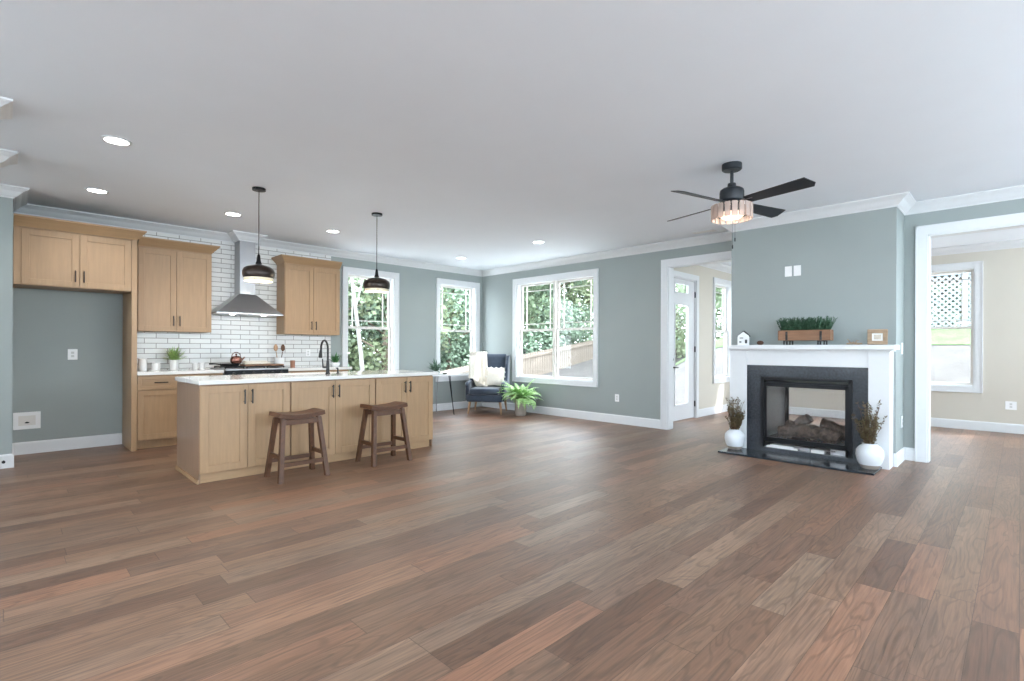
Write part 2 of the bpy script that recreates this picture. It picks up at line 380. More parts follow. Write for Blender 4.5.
# ---- windows
def window(idx, loc, rz, wd, z0, z1, twin=False, cas=.09, simple=False, mull=.05):
    # local: x along the wall, y outward, origin at the opening's lower corner x=0 on the inner face
    r = sempty('window_%d' % idx, (loc[0], loc[1], 0), rz); h = z1 - z0
    c = MB()
    if not simple:
        c.box(-cas, 0, -.02, 0, z0 - cas, z1 + cas).box(wd, wd + cas, -.02, 0, z0 - cas, z1 + cas)
        c.box(0, wd, -.02, 0, z1, z1 + cas).box(0, wd, -.02, 0, z0 - cas, z0)
        c.box(-cas, -cas + .016, -.03, -.02, z0 - cas, z1 + cas).box(wd + cas - .016, wd + cas, -.03, -.02, z0 - cas, z1 + cas)
        c.box(-cas, wd + cas, -.03, -.02, z1 + cas - .016, z1 + cas).box(-cas, wd + cas, -.03, -.02, z0 - cas, z0 - cas + .016)
        c.build('casing', TRIM, r)
    j = MB(); j.box(0, .018, 0, WT, z0, z1).box(wd - .018, wd, 0, WT, z0, z1).box(.018, wd - .018, 0, WT, z1 - .018, z1).box(.018, wd - .018, 0, WT, z0, z0 + .018)
    j.build('jamb', TRIM, r)
    units = [(.018, wd / 2 - mull / 2), (wd / 2 + mull / 2, wd - .018)] if twin else [(.018, wd - .018)]
    if twin: MB().box(wd / 2 - mull / 2, wd / 2 + mull / 2, .04, WT, z0 + .018, z1 - .018).build('mullion', VINYL, r)
    zm = (z0 + z1) / 2
    for a0, a1 in units:
        for (s0, s1, y0, up) in ((z0 + .018, zm + .02, .07, False), (zm - .02, z1 - .018, .105, True)):
            f = MB(); q = .034
            f.box(a0, a0 + q, y0, y0 + .032, s0, s1).box(a1 - q, a1, y0, y0 + .032, s0, s1)
            f.box(a0 + q, a1 - q, y0, y0 + .032, s0, s0 + q).box(a0 + q, a1 - q, y0, y0 + .032, s1 - q, s1)
            so = f.build('sash', VINYL, r)
            MB().box(a0 + q, a1 - q, y0 + .014, y0 + .018, s0 + q, s1 - q).build('pane', GLASS, so)
            if up:
                g = MB(); u = .13; t = .009
                g.box(a0 + u, a0 + u + t * 1.6, y0 + .008, y0 + .024, s0 + q, s1 - q).box(a1 - u - t * 1.6, a1 - u, y0 + .008, y0 + .024, s0 + q, s1 - q)
                g.box(a0 + q, a1 - q, y0 + .009, y0 + .023, s0 + u, s0 + u + t * 1.6).box(a0 + q, a1 - q, y0 + .009, y0 + .023, s1 - u - t * 1.6, s1 - u)
                g.build('grille', VINYL, so)
    return r
window(1, (K1[0], KY), 0, K1[1] - K1[0], WZ0, WZ1)
window(2, (K2[0], KY), 0, K2[1] - K2[0], WZ0, WZ1)
window(3, (BX, WB[1]), -PI / 2, WB[1] - WB[0], WZ0, WZ1, twin=True)
window(4, (FX, W4[1]), -PI / 2, W4[1] - W4[0], WZ0, WZ1)
window(5, (W5[0], DY), 0, W5[1] - W5[0], WZ0, WZ1, cas=.08)
window(6, (FX, W6[1]), -PI / 2, W6[1] - W6[0], WZ0, WZ1)
window(7, (FX, W8[1]), -PI / 2, W8[1] - W8[0], WZ0, WZ1, twin=True)  # out of view, added to bring more light into the far room
k = 8  # unseen windows from here on, added behind the camera for fill light
for h in (L1, L2, L3):
    window(k, (MINX, h[0]), PI / 2, h[1] - h[0], h[2], h[3], twin=True); k += 1
for h in (R1, R2, R3_, R4):
    window(k, (h[1], MINY), PI, h[1] - h[0], h[2], h[3], twin=True); k += 1
zc = (WZ0 + WZ1) / 2; zh = WZ1 - WZ0
for h in (K1, K2): portal(((h[0] + h[1]) / 2, KY + .17, zc), (h[1] - h[0], zh), (0, -1, 0))
portal(((W5[0] + W5[1]) / 2, DY + .17, zc), (.8, zh), (0, -1, 0))
portal((BX + .17, (WB[0] + WB[1]) / 2, zc), (WB[1] - WB[0], zh), (-1, 0, 0))
for h in (W4, W6, W8): portal((FX + .17, (h[0] + h[1]) / 2, zc), (h[1] - h[0], zh), (-1, 0, 0))
for h in (L1, L2, L3): fill_light((MINX - .17, (h[0] + h[1]) / 2, 1.70), (h[1] - h[0], 1.6), (1, 0, 1.4), 9)
for h in (R1, R2, R3_, R4): fill_light(((h[0] + h[1]) / 2, MINY - .17, 1.70), (h[1] - h[0], 1.6), (0, 1, 1.6), 72)

# ---- glazed door in the sunroom wall
dr = sempty('door_1', (D1[0], DY, 0))
dw = D1[1] - D1[0]
MB().box(-.09, 0, -.02, 0, 0, 2.49).box(dw, dw + .09, -.02, 0, 0, 2.49).box(0, dw, -.02, 0, 2.40, 2.49).build('casing', TRIM, dr)
MB().box(0, .018, 0, WT, 0, 2.40).box(dw - .018, dw, 0, WT, 0, 2.40).box(.018, dw - .018, 0, WT, 2.382, 2.40).build('jamb', TRIM, dr)
leaf = MB(); x0, x1 = .022, dw - .022; y0, y1 = .02, .062
leaf.box(x0, x0 + .20, y0, y1, .01, 2.378).box(x1 - .225, x1, y0, y1, .01, 2.378)
leaf.box(x0 + .20, x1 - .225, y0, y1, .01, .27).box(x0 + .20, x1 - .225, y0, y1, 1.95, 2.15).box(x0 + .20, x1 - .225, y0, y1, 2.30, 2.378)
lf = leaf.build('door_leaf', TRIM, dr)
MB().box(x0 + .20, x1 - .225, .038, .044, .27, 1.95).build('pane', GLASS, lf)
MB().box(x0 + .20, x1 - .225, .038, .044, 2.15, 2.30).build('pane', GLASS, lf)
b = MB()
for (p0, p1, q0, q1) in ((x0 + .185, x1 - .21, .255, 1.965), (x0 + .185, x1 - .21, 2.135, 2.315)):
    b.box(p0, p0 + .018, .012, .02, q0, q1).box(p1 - .018, p1, .012, .02, q0, q1).box(p0, p1, .012, .02, q0, q0 + .018).box(p0, p1, .012, .02, q1 - .018, q1)
b.build('glass_stop', TRIM, lf)
MB().tube([(.12, .02, .90), (.12, -.03, .90)], .014).tube([(.12, -.03, .90), (.23, -.035, .90)], .010).lathe([(.03, 0), (.03, .012)], M=T(.12, .02, .90) @ Rx(PI / 2)).build('lever_handle', BLACK, lf)
MB().lathe([(.03, 0), (.028, .02)], M=T(.12, .02, 1.03) @ Rx(PI / 2)).build('deadbolt', BLACK, lf)
for z in (.25, 1.2, 2.15): MB().tube([(dw - .02, .004, z - .05), (dw - .02, .004, z + .05)], .011).build('hinge', BLACKM, dr)

# ---- swept mouldings (interior lies to the right of the path)
def sweep(name, path, prof, m, closed=False):
    P = [Vector((x, y, 0)) for x, y in path]; n = len(P); off = []
    for i in range(n):
        d0 = (P[i] - P[i - 1]).normalized() if i > 0 else None
        d1 = (P[i + 1] - P[i]).normalized() if i < n - 1 else None
        r0 = Vector((d0.y, -d0.x, 0)) if d0 else None; r1 = Vector((d1.y, -d1.x, 0)) if d1 else None
        if r0 is None: o_ = r1
        elif r1 is None: o_ = r0
        else: o_ = (r0 + r1) / max(1 + r0.dot(r1), .2)
        off.append(o_)
    rings = [[P[i] + off[i] * u + Vector((0, 0, z)) for (u, z) in prof] for i in range(n)]
    o = MB().loft(rings).build(name, m); return struct(o)
CROWN = [(0, 2.683), (.008, 2.683), (.012, 2.697), (.025, 2.703), (.045, 2.722), (.066, 2.746), (.092, 2.762), (.105, 2.772), (.115, 2.776), (.115, H - .001), (0, H - .001)]
sweep('trim_1', [(MINX, 7.11), (.05, 7.11), (.05, KY), (2.285, KY), (2.285, 7.63), (2.505, 7.63), (2.505, KY), (BX, KY), (BX, CY1), (CX, CY1), (CX, CY0), (BX, CY0), (BX, MINY)], CROWN, TRIM)
FC = [(u, z) for u, z in CROWN]
sweep('trim_2', [(BX + WT, MINY), (BX + WT, DY), (FX, DY), (FX, MINY)], FC, TRIM)
# two slim wall ends at the far left whose crown caps reach into the view
for q, (xa, ya, yb) in enumerate(((-.085, 4.67, 4.81), (-.045, 5.87, 5.99))):
    struct(MB().box(-.9, xa, ya, yb, 0, H - .001).build('wall_left_end', WALL))
    sweep('trim_%d' % (3 + q), [(-.9, ya), (xa, ya), (xa, yb), (-.9, yb)], CROWN, TRIM)
    sweep('baseboard_left_end', [(-.9, ya), (xa, ya), (xa, yb), (-.9, yb)], [(0, 0), (.014, 0), (.014, .118), (.009, .132), (0, .137)], TRIM)
BASE = [(0, 0), (.014, 0), (.014, .118), (.009, .132), (0, .137)]
for i, (nm, pth) in enumerate([
    ('baseboard_kitchen', [(3.73, KY), (BX, KY), (BX, 3.822)]),
    ('baseboard_alcove', [(MINX, 7.11), (.05, 7.11), (.05, KY), (1.028, KY)]),
    ('baseboard_chimney', [(CX, .922), (CX, CY0), (BX, CY0), (BX, .806)]),
    ('baseboard_door', [(BX + WT, 3.83), (BX + WT, DY), (7.53, DY)]),
    ('baseboard_far', [(8.65, DY), (FX, DY), (FX, MINY)]),
    ('baseboard_rear', [(BX, -1.8), (BX, MINY), (MINX, MINY), (MINX, 7.11)])]):
    sweep(nm, pth, BASE, TRIM)
struct(MB().tube([(-.01, 7.096, .075), (-.01, 7.03, .075)], .007).tube([(-.01, 7.03, .075), (-.01, 7.015, .075)], .014).build('trim_6', BLACK))
# cased openings
def cased(idx, ya, yb, left=True, right=True):
    b = MB(); zt = 2.44; c = .10
    for X, s in ((BX, -1), (BX + WT, 1)):
        x0, x1 = (X - .02, X) if s < 0 else (X, X + .02)
        if left: b.box(x0, x1, yb, yb + c, 0, zt + c)
        if right: b.box(x0, x1, ya - c, ya, 0, zt + c)
        b.box(x0, x1, ya, yb, zt, zt + c)
        xe0, xe1 = (x0 - .008, x0) if s < 0 else (x1, x1 + .008)
        if left: b.box(xe0, xe1, yb + c - .016, yb + c, 0, zt + c)
        b.box(xe0, xe1, ya, yb + (c if left else 0), zt + c - .016, zt + c)
    if left: b.box(BX, BX + WT, yb - .015, yb + .001, 0, zt)
    if right: b.box(BX, BX + WT, ya - .001, ya + .015, 0, zt)
    b.box(BX, BX + WT, ya, yb, zt - .015, zt + .001)
    struct(b.build('trim_%d' % idx, TRIM))
cased(7, OPL[0], OPL[1], True, False)
cased(8, OPR[0], OPR[1], True, True)
# tile
struct(MB().box(1.085, 3.72, KY - .009, KY, .90, 2.684).build('wall_backsplash', TILE))

# ------------------------------------------------------------------ cabinets
def shaker(x0, x1, z0, z1, y, m, parent, name='door', st=.062, panelm=None, t=.02):
    # front face at y (facing -Y), thickness behind
    b = MB()
    b.box(x0, x0 + st, y, y + t, z0, z1, .0015, 1).box(x1 - st, x1, y, y + t, z0, z1, .0015, 1)
    b.box(x0 + st, x1 - st, y, y + t, z1 - st, z1, .0015, 1).box(x0 + st, x1 - st, y, y + t, z0, z0 + st, .0015, 1)
    b.box(x0 + st - .004, x1 - st + .004, y + .011, y + t - .003, z0 + st - .004, z1 - st + .004)
    return b.build(name, panelm or m, parent)
def vpull(x, y, z0, z1, m, parent):
    MB().box(x - .006, x + .006, y - .034, y - .024, z0, z1, .003, 2).tube([(x, y - .028, z0 + .018), (x, y, z0 + .018)], .005, 8).tube([(x, y - .028, z1 - .018), (x, y, z1 - .018)], .005, 8).build('handle', m, parent)
def hpull(x0, x1, y, z, m, parent):
    MB().box(x0, x1, y - .034, y - .024, z - .006, z + .006, .003, 2).tube([(x0 + .018, y - .028, z), (x0 + .018, y, z)], .005, 8).tube([(x1 - .018, y - .028, z), (x1 - .018, y, z)], .005, 8).build('handle', m, parent)
def crownbox(x0, x1, yf, yb, z0, z1, over, left, right, parent, lm=None):
    # flared cap moulding: rings of a rectangle growing upward
    rings = []
    for u, z in ((0, z0), (.004, z0 + .01), (over * .35, z0 + (z1 - z0) * .35), (over * .8, z0 + (z1 - z0) * .72), (over, z0 + (z1 - z0) * .86), (over, z1)):
        xl = x0 - (u if left else 0); xr = x1 + (u if right else 0)
        rings.append([(xl, yf - u, z), (xr, yf - u, z), (xr, yb, z), (xl, yb, z)])
    MB().loft(rings).build('crown_molding', MAPLE_H, parent)

# refrigerator surround
t = thing('refrigerator_cabinet', 'maple double-door cabinet high above the empty refrigerator alcove, with tall side panel', 'cabinet', (0, 0, 0))
MB().box(.055, 1.03, 7.26, KY - .001, 1.86, 2.45).build('body', MAPLE, t)
MB().box(.055, .108, 7.243, 7.26, 1.845, 2.45).box(.055, 1.03, 7.27, 7.45, 1.845, 1.86).build('filler', MAPLE, t)
MB().box(1.03, 1.081, 7.24, KY - .001, 0, 2.45).build('side_panel', MAPLE, t)
for (xa, xb, hx) in ((.112, .568, .535), (.573, 1.024, .607)):
    d = shaker(xa, xb, 1.85, 2.425, 7.24, MAPLE, t); vpull(hx, 7.24, 1.905, 2.03, BRONZE, d)
crownbox(.056, 1.082, 7.235, 7.46, 2.44, 2.548, .075, False, True, t)

# wall cabinets
def wallcab(label, x0, x1, left, right, zb=1.40):
    t = thing('wall_cabinet', label, 'cabinet', (0, 0, 0), 0, 'upper wall cabinets')
    MB().box(x0, x1, 7.572, KY - .010, zb, 2.45).build('body', MAPLE, t)
    xm = (x0 + x1) / 2
    for (xa, xb, hx) in ((x0 + .004, xm - .002, xm - .034), (xm + .002, x1 - .004, xm + .034)):
        d = shaker(xa, xb, zb + .004, 2.415, 7.55, MAPLE, t); vpull(hx, 7.55, zb + .07, zb + .20, BRONZE, d)
    crownbox(x0, x1, 7.552, KY - .010, 2.435, 2.54, .078, left, right, t)
    return t
wallcab('maple two-door wall cabinet on the tile left of the range hood', 1.134, 1.93, False, True)
wallcab('maple two-door wall cabinet between the range hood and the window', 2.872, 3.718, True, False)

# base cabinets along the wall
def basecab(label, x0, x1):
    t = thing('base_cabinet', label, 'cabinet', (0, 0, 0), 0, 'base cabinets along the kitchen wall')
    MB().box(x0, x1, 7.272, KY - .010, .10, .875).box(x0, x1, 7.34, KY - .010, .001, .10).build('body', MAPLE, t)
    d = shaker(x0 + .004, x1 - .004, .70, .862, 7.25, MAPLE_H, t, 'drawer', st=.04); hpull((x0 + x1) / 2 - .07, (x0 + x1) / 2 + .07, 7.25, .785, BRONZE, d)
    d = shaker(x0 + .004, x1 - .004, .115, .692, 7.25, MAPLE, t); vpull(x1 - .05, 7.25, .55, .68, BRONZE, d)
basecab('maple base cabinet with drawer beside the tall refrigerator panel', 1.083, 1.55)
basecab('maple base cabinet partly hidden behind the island, left of the range', 1.552, 1.985)
basecab('maple base cabinet hidden behind the island, right of the range', 2.80, 3.24)
basecab('maple base cabinet hidden behind the island, nearest the window', 3.242, 3.72)
tag(MB().box(1.083, 1.988, 7.225, KY - .010, .875, .913, .003, 1).build('countertop', QUARTZ), 'white quartz countertop along the wall left of the range', 'countertop')
tag(MB().box(2.797, 3.76, 7.225, KY - .010, .875, .913, .003, 1).build('countertop', QUARTZ), 'white quartz countertop along the wall right of the range', 'countertop')

# range
t = thing('range', 'stainless range with black cooktop set between the wall counters', 'stove', (2.392, 7.53, 0))
MB().box(-.395, .395, -.29, .335, .08, .90).build('body', STEEL, t)
MB().box(-.38, .38, -.22, .30, .001, .08).build('base', BLACK, t)
MB().box(-.40, .40, -.34, .335, .905, .925, .004, 2).build('cooktop', STEEL, t)
MB().box(-.395, .395, -.345, -.29, .83, .905, .006, 2).build('control_panel', BLACKM, t)
for kx in (-.3, -.18, -.06, .06, .18, .3): MB().lathe([(.018, 0), (.016, .03)], 14, M=T(kx, -.345, .868) @ Rx(PI / 2)).build('knob', BLACK, t)
d = MB().box(-.385, .385, -.315, -.29, .26, .82, .005, 2).build('oven_door', STEEL, t)
MB().tube([(-.32, -.36, .77), (.32, -.36, .77)], .011).tube([(-.30, -.36, .77), (-.30, -.31, .77)], .008).tube([(.30, -.36, .77), (.30, -.31, .77)], .008).build('door_handle', STEEL, d)
g = MB()
for gx in (-.26, 0, .26):
    for q in (-.11, 0, .11): g.box(gx + q - .006, gx + q + .006, -.24, .24, .940, .952)
    for q in (-.24, 0, .24): g.box(gx - .116, gx + .116, q - .006, q + .006, .934, .946)
    for qx in (-.11, .11):
        for qy in (-.235, .235): g.box(gx + qx - .006, gx + qx + .006, qy - .006, qy + .006, .925, .94)
g.build('grate', IRON, t)

# hood
t = thing('range_hood', 'stainless steel chimney range hood mounted on the tile wall', 'range hood', (2.37, KY - .010, 0))
MB().box(-.075, .125, -.235, 0, 1.93, 2.70).build('chimney', STEEL, t)
rings = []
for u in [i / 10 for i in range(11)]:
    k = u ** 1.25; hw = .105 + (.425 - .112) * (1 - (1 - u) ** 1.0) * (0.75 + .25 * u); dp = .24 + (.47 - .24) * u
    z = 1.945 - (1.945 - 1.672) * (u ** 1.15)
    rings.append([(-hw + .025 * (1 - u), -dp, z), (hw + .025 * (1 - u), -dp, z), (hw + .025 * (1 - u), 0, z), (-hw + .025 * (1 - u), 0, z)])
MB().loft(rings).build('canopy', STEEL, t)
MB().box(-.427, .427, -.473, 0, 1.652, 1.672, .003, 1).build('rim', STEEL, t)
for kx in (-.2, .2): MB().lathe([(.03, 0), (.03, .006)], 16, M=T(kx, -.34, 1.646)).build('hood_lamp', LED, t)

# ------------------------------------------------------------------ island
t = thing('kitchen_island', 'long maple kitchen island with six shaker doors facing the room', 'kitchen island', (0, 0, 0))
IX0, IX1, IY0, IY1 = 1.205, 3.712, 5.08, 5.90
MB().box(IX0 + .012, IX1 - .012, IY0 + .022, IY1 - .02, .095, .872).build('body', MAPLE_IN, t)
MB().box(IX0, IX0 + .014, IY0 + .02, IY1, .0, .872).build('end_panel', ENDP, t)['label'] = 'smooth darker maple end panel'
MB().box(IX1 - .014, IX1, IY0 + .02, IY1, .0, .872).build('end_panel', ENDP, t)
MB().box(IX0 + .014, IX1 - .014, IY1 - .02, IY1, .0, .872).build('back_panel', MAPLE, t)
MB().box(IX0 + .0, IX1 - .03, IY0 + .040, IY0 + .055, .001, .094).box(IX0 - .012, IX0, IY0 + .022, IY1, .001, .035).build('toe_board', MAPLE_H, t)
xs = [1.208, 1.600, 1.992, 2.454, 2.924, 3.334, 3.708]
for i in range(6):
    g0 = .0075 if i in (2, 4) else .002; g1 = .0075 if i in (1, 3) else .002
    d = shaker(xs[i] + g0, xs[i + 1] - g1, .09, .862, IY0, MAPLE, t, st=.066)
    hx = xs[i + 1] - .033 if i % 2 == 0 else xs[i] + .033
    vpull(hx, IY0, .685, .82, BLACK, d)
# island top with sink cut-out, made of four slabs welded in one mesh
MB().box(1.193, 3.76, 5.045, 5.52, .875, .913, .003, 1).box(1.193, 3.76, 5.86, 5.94, .875, .913, .003, 1).box(1.193, 2.13, 5.52, 5.86, .875, .913).box(2.85, 3.76, 5.52, 5.86, .875, .913).build('worktop', QUARTZ, t)
sk_ = MB(); sk_.box(2.13, 2.85, 5.52, 5.86, .70, .71).box(2.118, 2.13, 5.51, 5.87, .70, .874).box(2.85, 2.862, 5.51, 5.87, .70, .874).box(2.13, 2.85, 5.51, 5.52, .70, .874).box(2.13, 2.85, 5.86, 5.87, .70, .874)
sk_.build('sink_basin', STEEL, t)
f = thing('faucet', 'matte black gooseneck pull-down faucet on the island counter', 'faucet', (2.545, 5.455, .913))
MB().lathe([(.026, 0), (.026, .008), (.019, .02), (.017, .12), (.014, .15)], 18).build('base', BLACK, f, True)
pts = [(0, 0, .14), (0, 0, .27)] + [(0, .088 - .088 * math.cos(k * PI / 10), .275 + .10 * math.sin(k * PI / 10)) for k in range(0, 10)] + [(0, .172, .275), (0, .178, .25)]
MB().tube(pts, .0115, 12).build('spout', BLACK, f, True)
MB().tube([(0, .177, .262), (0, .186, .21), (0, .190, .178)], [.013, .019, .021], 14).build('spray_head', BLACK, f, True)
MB().tube([(0, 0, .075), (-.05, .01, .075)], .011, 10).tube([(-.05, .01, .07), (-.056, .012, .17)], [.009, .006], 10).build('lever', BLACK, f, True)
s_ = thing('soap_dispenser', 'small black soap pump beside the faucet on the island', 'soap dispenser', (2.67, 5.47, .913))
MB().lathe([(.016, 0), (.015, .01), (.009, .014), (.009, .05)], 14).build('pump_body', BLACK, s_, True)
MB().tube([(0, 0, .05), (0, 0, .062), (0, .04, .06)], .007, 8).build('nozzle', BLACK, s_, True)

# ------------------------------------------------------------------ stools
def stool(label, x, y):
    t = thing('bar_stool', label, 'stool', (x, y, 0), 0, 'saddle seat stools at the island')
    def seat(u, v):
        X = -.215 + .43 * u; Yv = -.125 + .25 * v
        z = .552 + .024 * (2 * u - 1) ** 2 + .004 * math.cos((v - .5) * PI)
        return (X, Yv, z)
    MB().grid(seat, 16, 4, thick=-.038).build('seat', WALNUT, t, True)
    tx, ty = .165, .085; bx, by = .215, .165
    for sx in (-1, 1):
        for sy in (-1, 1):
            top = Vector((sx * tx, sy * ty, .558)); bot = Vector((sx * bx, sy * by, 0))
            w2, d2 = .019, .022
            rg = []
            for p in (bot, top):
                rg.append([(p.x - w2, p.y - d2, p.z), (p.x + w2, p.y - d2, p.z), (p.x + w2, p.y + d2, p.z), (p.x - w2, p.y + d2, p.z)])
            MB().loft(rg).build('leg', WALNUT, t)
    def at(sx, sy, z):
        k = z / .558; return Vector((sx * (bx + (tx - bx) * k), sy * (by + (ty - by) * k), z))
    for sx in (-1, 1):
        p, q = at(sx, -1, .215), at(sx, 1, .215)
        MB().box(p.x - .011, p.x + .011, p.y, q.y, .197, .233).build('stretcher', WALNUT, t)
    for sy in (-1, 1):
        p, q = at(-1, sy, .15), at(1, sy, .15)
        MB().box(p.x, q.x, p.y - .010, p.y + .010, .132, .168).build('stretcher', WALNUT, t)
    for sy in (-1, 1):
        p, q = at(-1, sy, .51), at(1, sy, .51)
        MB().box(p.x, q.x, p.y - .012, p.y + .012, .50, .548).build('apron', WALNUT, t)
    return t
stool('dark wooden saddle-seat stool in front of the island, the nearer one at left', 1.945, 4.80)
stool('dark wooden saddle-seat stool in front of the island, the farther one at right', 2.865, 4.80)

# ------------------------------------------------------------------ ceiling lights
def recessed(label, x, y, pw=16):
    t = thing('recessed_light', label, 'ceiling light', (x, y, H), 0, 'recessed ceiling lights')
    MB().lathe([(.075, -.001), (.097, -.001), (.097, -.006), (.078, -.008), (.075, -.001)], 28).build('trim_ring', TRIM, t, True)
    MB().lathe([(0, -.0015), (.076, -.0015), (.076, -.004), (0, -.004)], 28).build('diffuser', LED, t)
    d = bpy.data.lights.new('recessed_lamp', 'SPOT'); d.energy = pw; d.spot_size = 2.4; d.spot_blend = .6; d.shadow_soft_size = .06; d.color = (1, .99, .97)
    o = bpy.data.objects.new('recessed_lamp', d); COL.objects.link(o); o.parent = t; o.location = (0, 0, -.03)
recessed('lit recessed ceiling light nearest the camera, above the left end of the island', .60, 4.90)
recessed('lit recessed ceiling light above the refrigerator alcove cabinet', .653, 6.61)
recessed('lit recessed ceiling light in front of the range hood', 1.91, 6.61)
recessed('lit recessed ceiling light near the right wall cabinet', 3.145, 6.60)
recessed('lit recessed ceiling light in front of the double window', 5.61, 5.07)
recessed('lit recessed ceiling light close to the corner above the armchair', 5.66, 6.94)

def pendant(label, x, y, zb, r):
    t = thing('pendant_light', label, 'pendant light', (x, y, H), 0, 'pendants over the island')
    dz = zb - H
    MB().lathe([(0, 0), (.062, 0), (.062, -.022), (0, -.026)], 24).build('canopy', BLACKM, t, True)
    MB().tube([(0, 0, -.02), (0, 0, dz + .24)], .0042, 8).build('stem', BLACKM, t)
    MB().lathe([(.006, dz + .27), (.014, dz + .255), (.020, dz + .20), (.03, dz + .172)], 16).build('socket_cap', BLACKM, t, True)
    outer = [(.028, .165), (.055, .160), (.10, .148), (.134, .126), (.147, .096), (.147, .066), (.141, .040), (.137, .030)]
    sh = [(q * r / .147, dz + z) for q, z in outer]
    inner = [((q - .004) * r / .147, dz + z - (.004 if z > .1 else 0)) for q, z in outer[::-1]]
    inner = [((.131) * r / .147, dz), ((.127) * r / .147, dz)] + inner[1:]
    MB().lathe(sh + [((.131) * r / .147, dz + .030)], 36).build('shade', BRONZE, t, True)
    sh_i = MB().lathe([((.131) * r / .147, dz + .03)] + inner, 36).build('shade_lining', SHADEIN, t, True); sh_i['label'] = 'pale inner face of the shade'
    MB().ico((0, 0, dz + .032), .034, 2, (1, 1, 1.1)).build('bulb', BULB, t, True)
    d = bpy.data.lights.new('pendant_lamp', 'POINT'); d.energy = 12; d.shadow_soft_size = .035; d.color = (1, .82, .6)
    o = bpy.data.objects.new('pendant_lamp', d); COL.objects.link(o); o.parent = t; o.location = (0, 0, dz - .012)
pendant('dark metal dome pendant light over the left part of the island', 1.783, 5.36, 1.865, .148)
pendant('dark metal dome pendant light over the right part of the island', 3.10, 5.37, 1.868, .152)

# ---- ceiling fan
FC_ = (4.40, 1.75)
t = thing('ceiling_fan', 'black four-blade ceiling fan with a crystal drum light', 'ceiling fan', (FC_[0], FC_[1], H))
MB().lathe([(0, 0), (.08, 0), (.08, -.045), (.07, -.054), (0, -.056)], 32).build('canopy', FANB, t, True)
MB().tube([(0, 0, -.06), (0, 0, -.19)], .014, 12).build('downrod', FANB, t, True)
MB().lathe([(0, -.165), (.032, -.165), (.036, -.195), (.042, -.2), (.042, -.205), (.075, -.208), (.094, -.222), (.098, -.24), (.098, -.305), (.09, -.32), (.07, -.335), (0, -.335)], 32).build('motor', FANB, t, True)
for i, ang in enumerate((165, 75, -15, -105)):
    A = Rz(math.radians(ang))
    blade = MB(); pitch = math.radians(16)
    rg = []
    t0 = bmesh.new()
    prof = [(.13, .05), (.19, .062), (.60, .078), (.685, .045)]
    pts = [(.14, -.05), (.66, -.072), (.69, .030), (.66, .072), (.14, .05)]
    vsA = [t0.verts.new((x, y, .003)) for x, y in pts]; vsB = [t0.verts.new((x, y, -.003)) for x, y in pts]
    t0.faces.new(vsA); t0.faces.new(vsB[::-1])
    for k in range(5): t0.faces.new((vsA[k], vsB[k], vsB[(k + 1) % 5], vsA[(k + 1) % 5]))
    bmesh.ops.recalc_face_normals(t0, faces=t0.faces)
    blade._add(t0, A @ T(0, 0, -.335) @ Rx(-pitch))
    bo = blade.build('blade', FANB, t)
    MB().box(.06, .20, -.016, .016, -.337, -.329, .002, 1, M=A @ Rx(-pitch * .0)).build('blade_arm', STEEL, bo)
z0 = -.36
MB().lathe([(0, -.335), (.06, -.335), (.10, -.352), (.104, -.36), (.104, -.415), (0, -.415)], 32).build('light_housing', FANB, t, True)
dk = MB(); dk.lathe([(.1475, -.385), (.152, -.385), (.152, -.43), (.1475, -.43), (.1475, -.385)], 48)
for k in range(4): dk.tube([(.10, 0, -.40), (.149, 0, -.40)], .004, 6, M=Rz(k * PI / 2 + .3))
dk.build('drum_band', FANB, t)
for k in range(18):
    an = (k + .5) * 2 * PI / 18
    MB().box(.153, .166, -.023, .023, -.475, -.352, .004, 2, M=Rz(an)).build('crystal', CRYST, t)
MB().lathe([(.03, -.415), (.095, -.415), (.10, -.44), (.075, -.462), (0, -.47)], 24).build('diffuser', WARMGL, t, True)
for k, zz in ((0, .13), (1, .20)):
    x, y = (.02 - .05 * k, -.02)
    MB().tube([(x, y, -.47), (x, y, -.50 - zz)], .0013, 5).tube([(x, y, -.50 - zz), (x, y, -.53 - zz)], .005, 8).build('pull_chain', BLACKM, t)
d = bpy.data.lights.new('fan_lamp', 'POINT'); d.energy = 2.2; d.shadow_soft_size = .08; d.color = (1, .86, .72)
o = bpy.data.objects.new('fan_lamp', d); COL.objects.link(o); o.parent = t; o.location = (0, 0, -.50)

# vents and plates
t = thing('ceiling_vent', 'white slotted ceiling vent near the cased opening', 'vent', (6.66, 3.02, H), 0)
MB().box(-.06, .06, -.15, .15, -.006, -.001, .002, 1).build('frame', TRIM, t)
b = MB()
for k in range(6): b.box(-.045 + k * .018 - .003, -.045 + k * .018 + .003, -.135, .135, -.0075, -.006)
b.build('slats', VINYL, t)
def plate(name, label, cat, loc, rz, w, h, kind, grp=None):
    t = thing(name, label, cat, loc, rz, grp)       # local: faces -y
    MB().box(-w / 2, w / 2, -.007, 0, -h / 2, h / 2, .002, 1).build('cover_plate', PLATE, t)
    if kind == 'rocker': MB().box(-.017, .017, -.011, -.007, -.033, .033, .001, 1).build('rocker', PLATE, t)
    if kind == 'outlet':
        for zz in (-.02, .02):
            b = MB().box(-.014, .014, -.0078, -.007, zz - .013, zz + .013)
            for xx in (-.006, .006): b.box(xx - .0012, xx + .0012, -.0085, -.0078, zz - .005, zz + .006)
            b.build('socket', SOCK, t)
    return t
plate('outlet', 'white outlet plate low inside the refrigerator alcove, left part', 'outlet', (.56, KY, 1.115), 0, .088, .125, 'outlet')
plate('light_switch', 'white switch plate above the mantel, the left of two', 'switch', (CX, 1.925, 2.12), -PI / 2, .075, .12, 'rocker', 'plates above the mantel')
plate('light_switch', 'white switch plate above the mantel, the right of two', 'switch', (CX, 1.83, 2.12), -PI / 2, .075, .12, 'rocker', 'plates above the mantel')
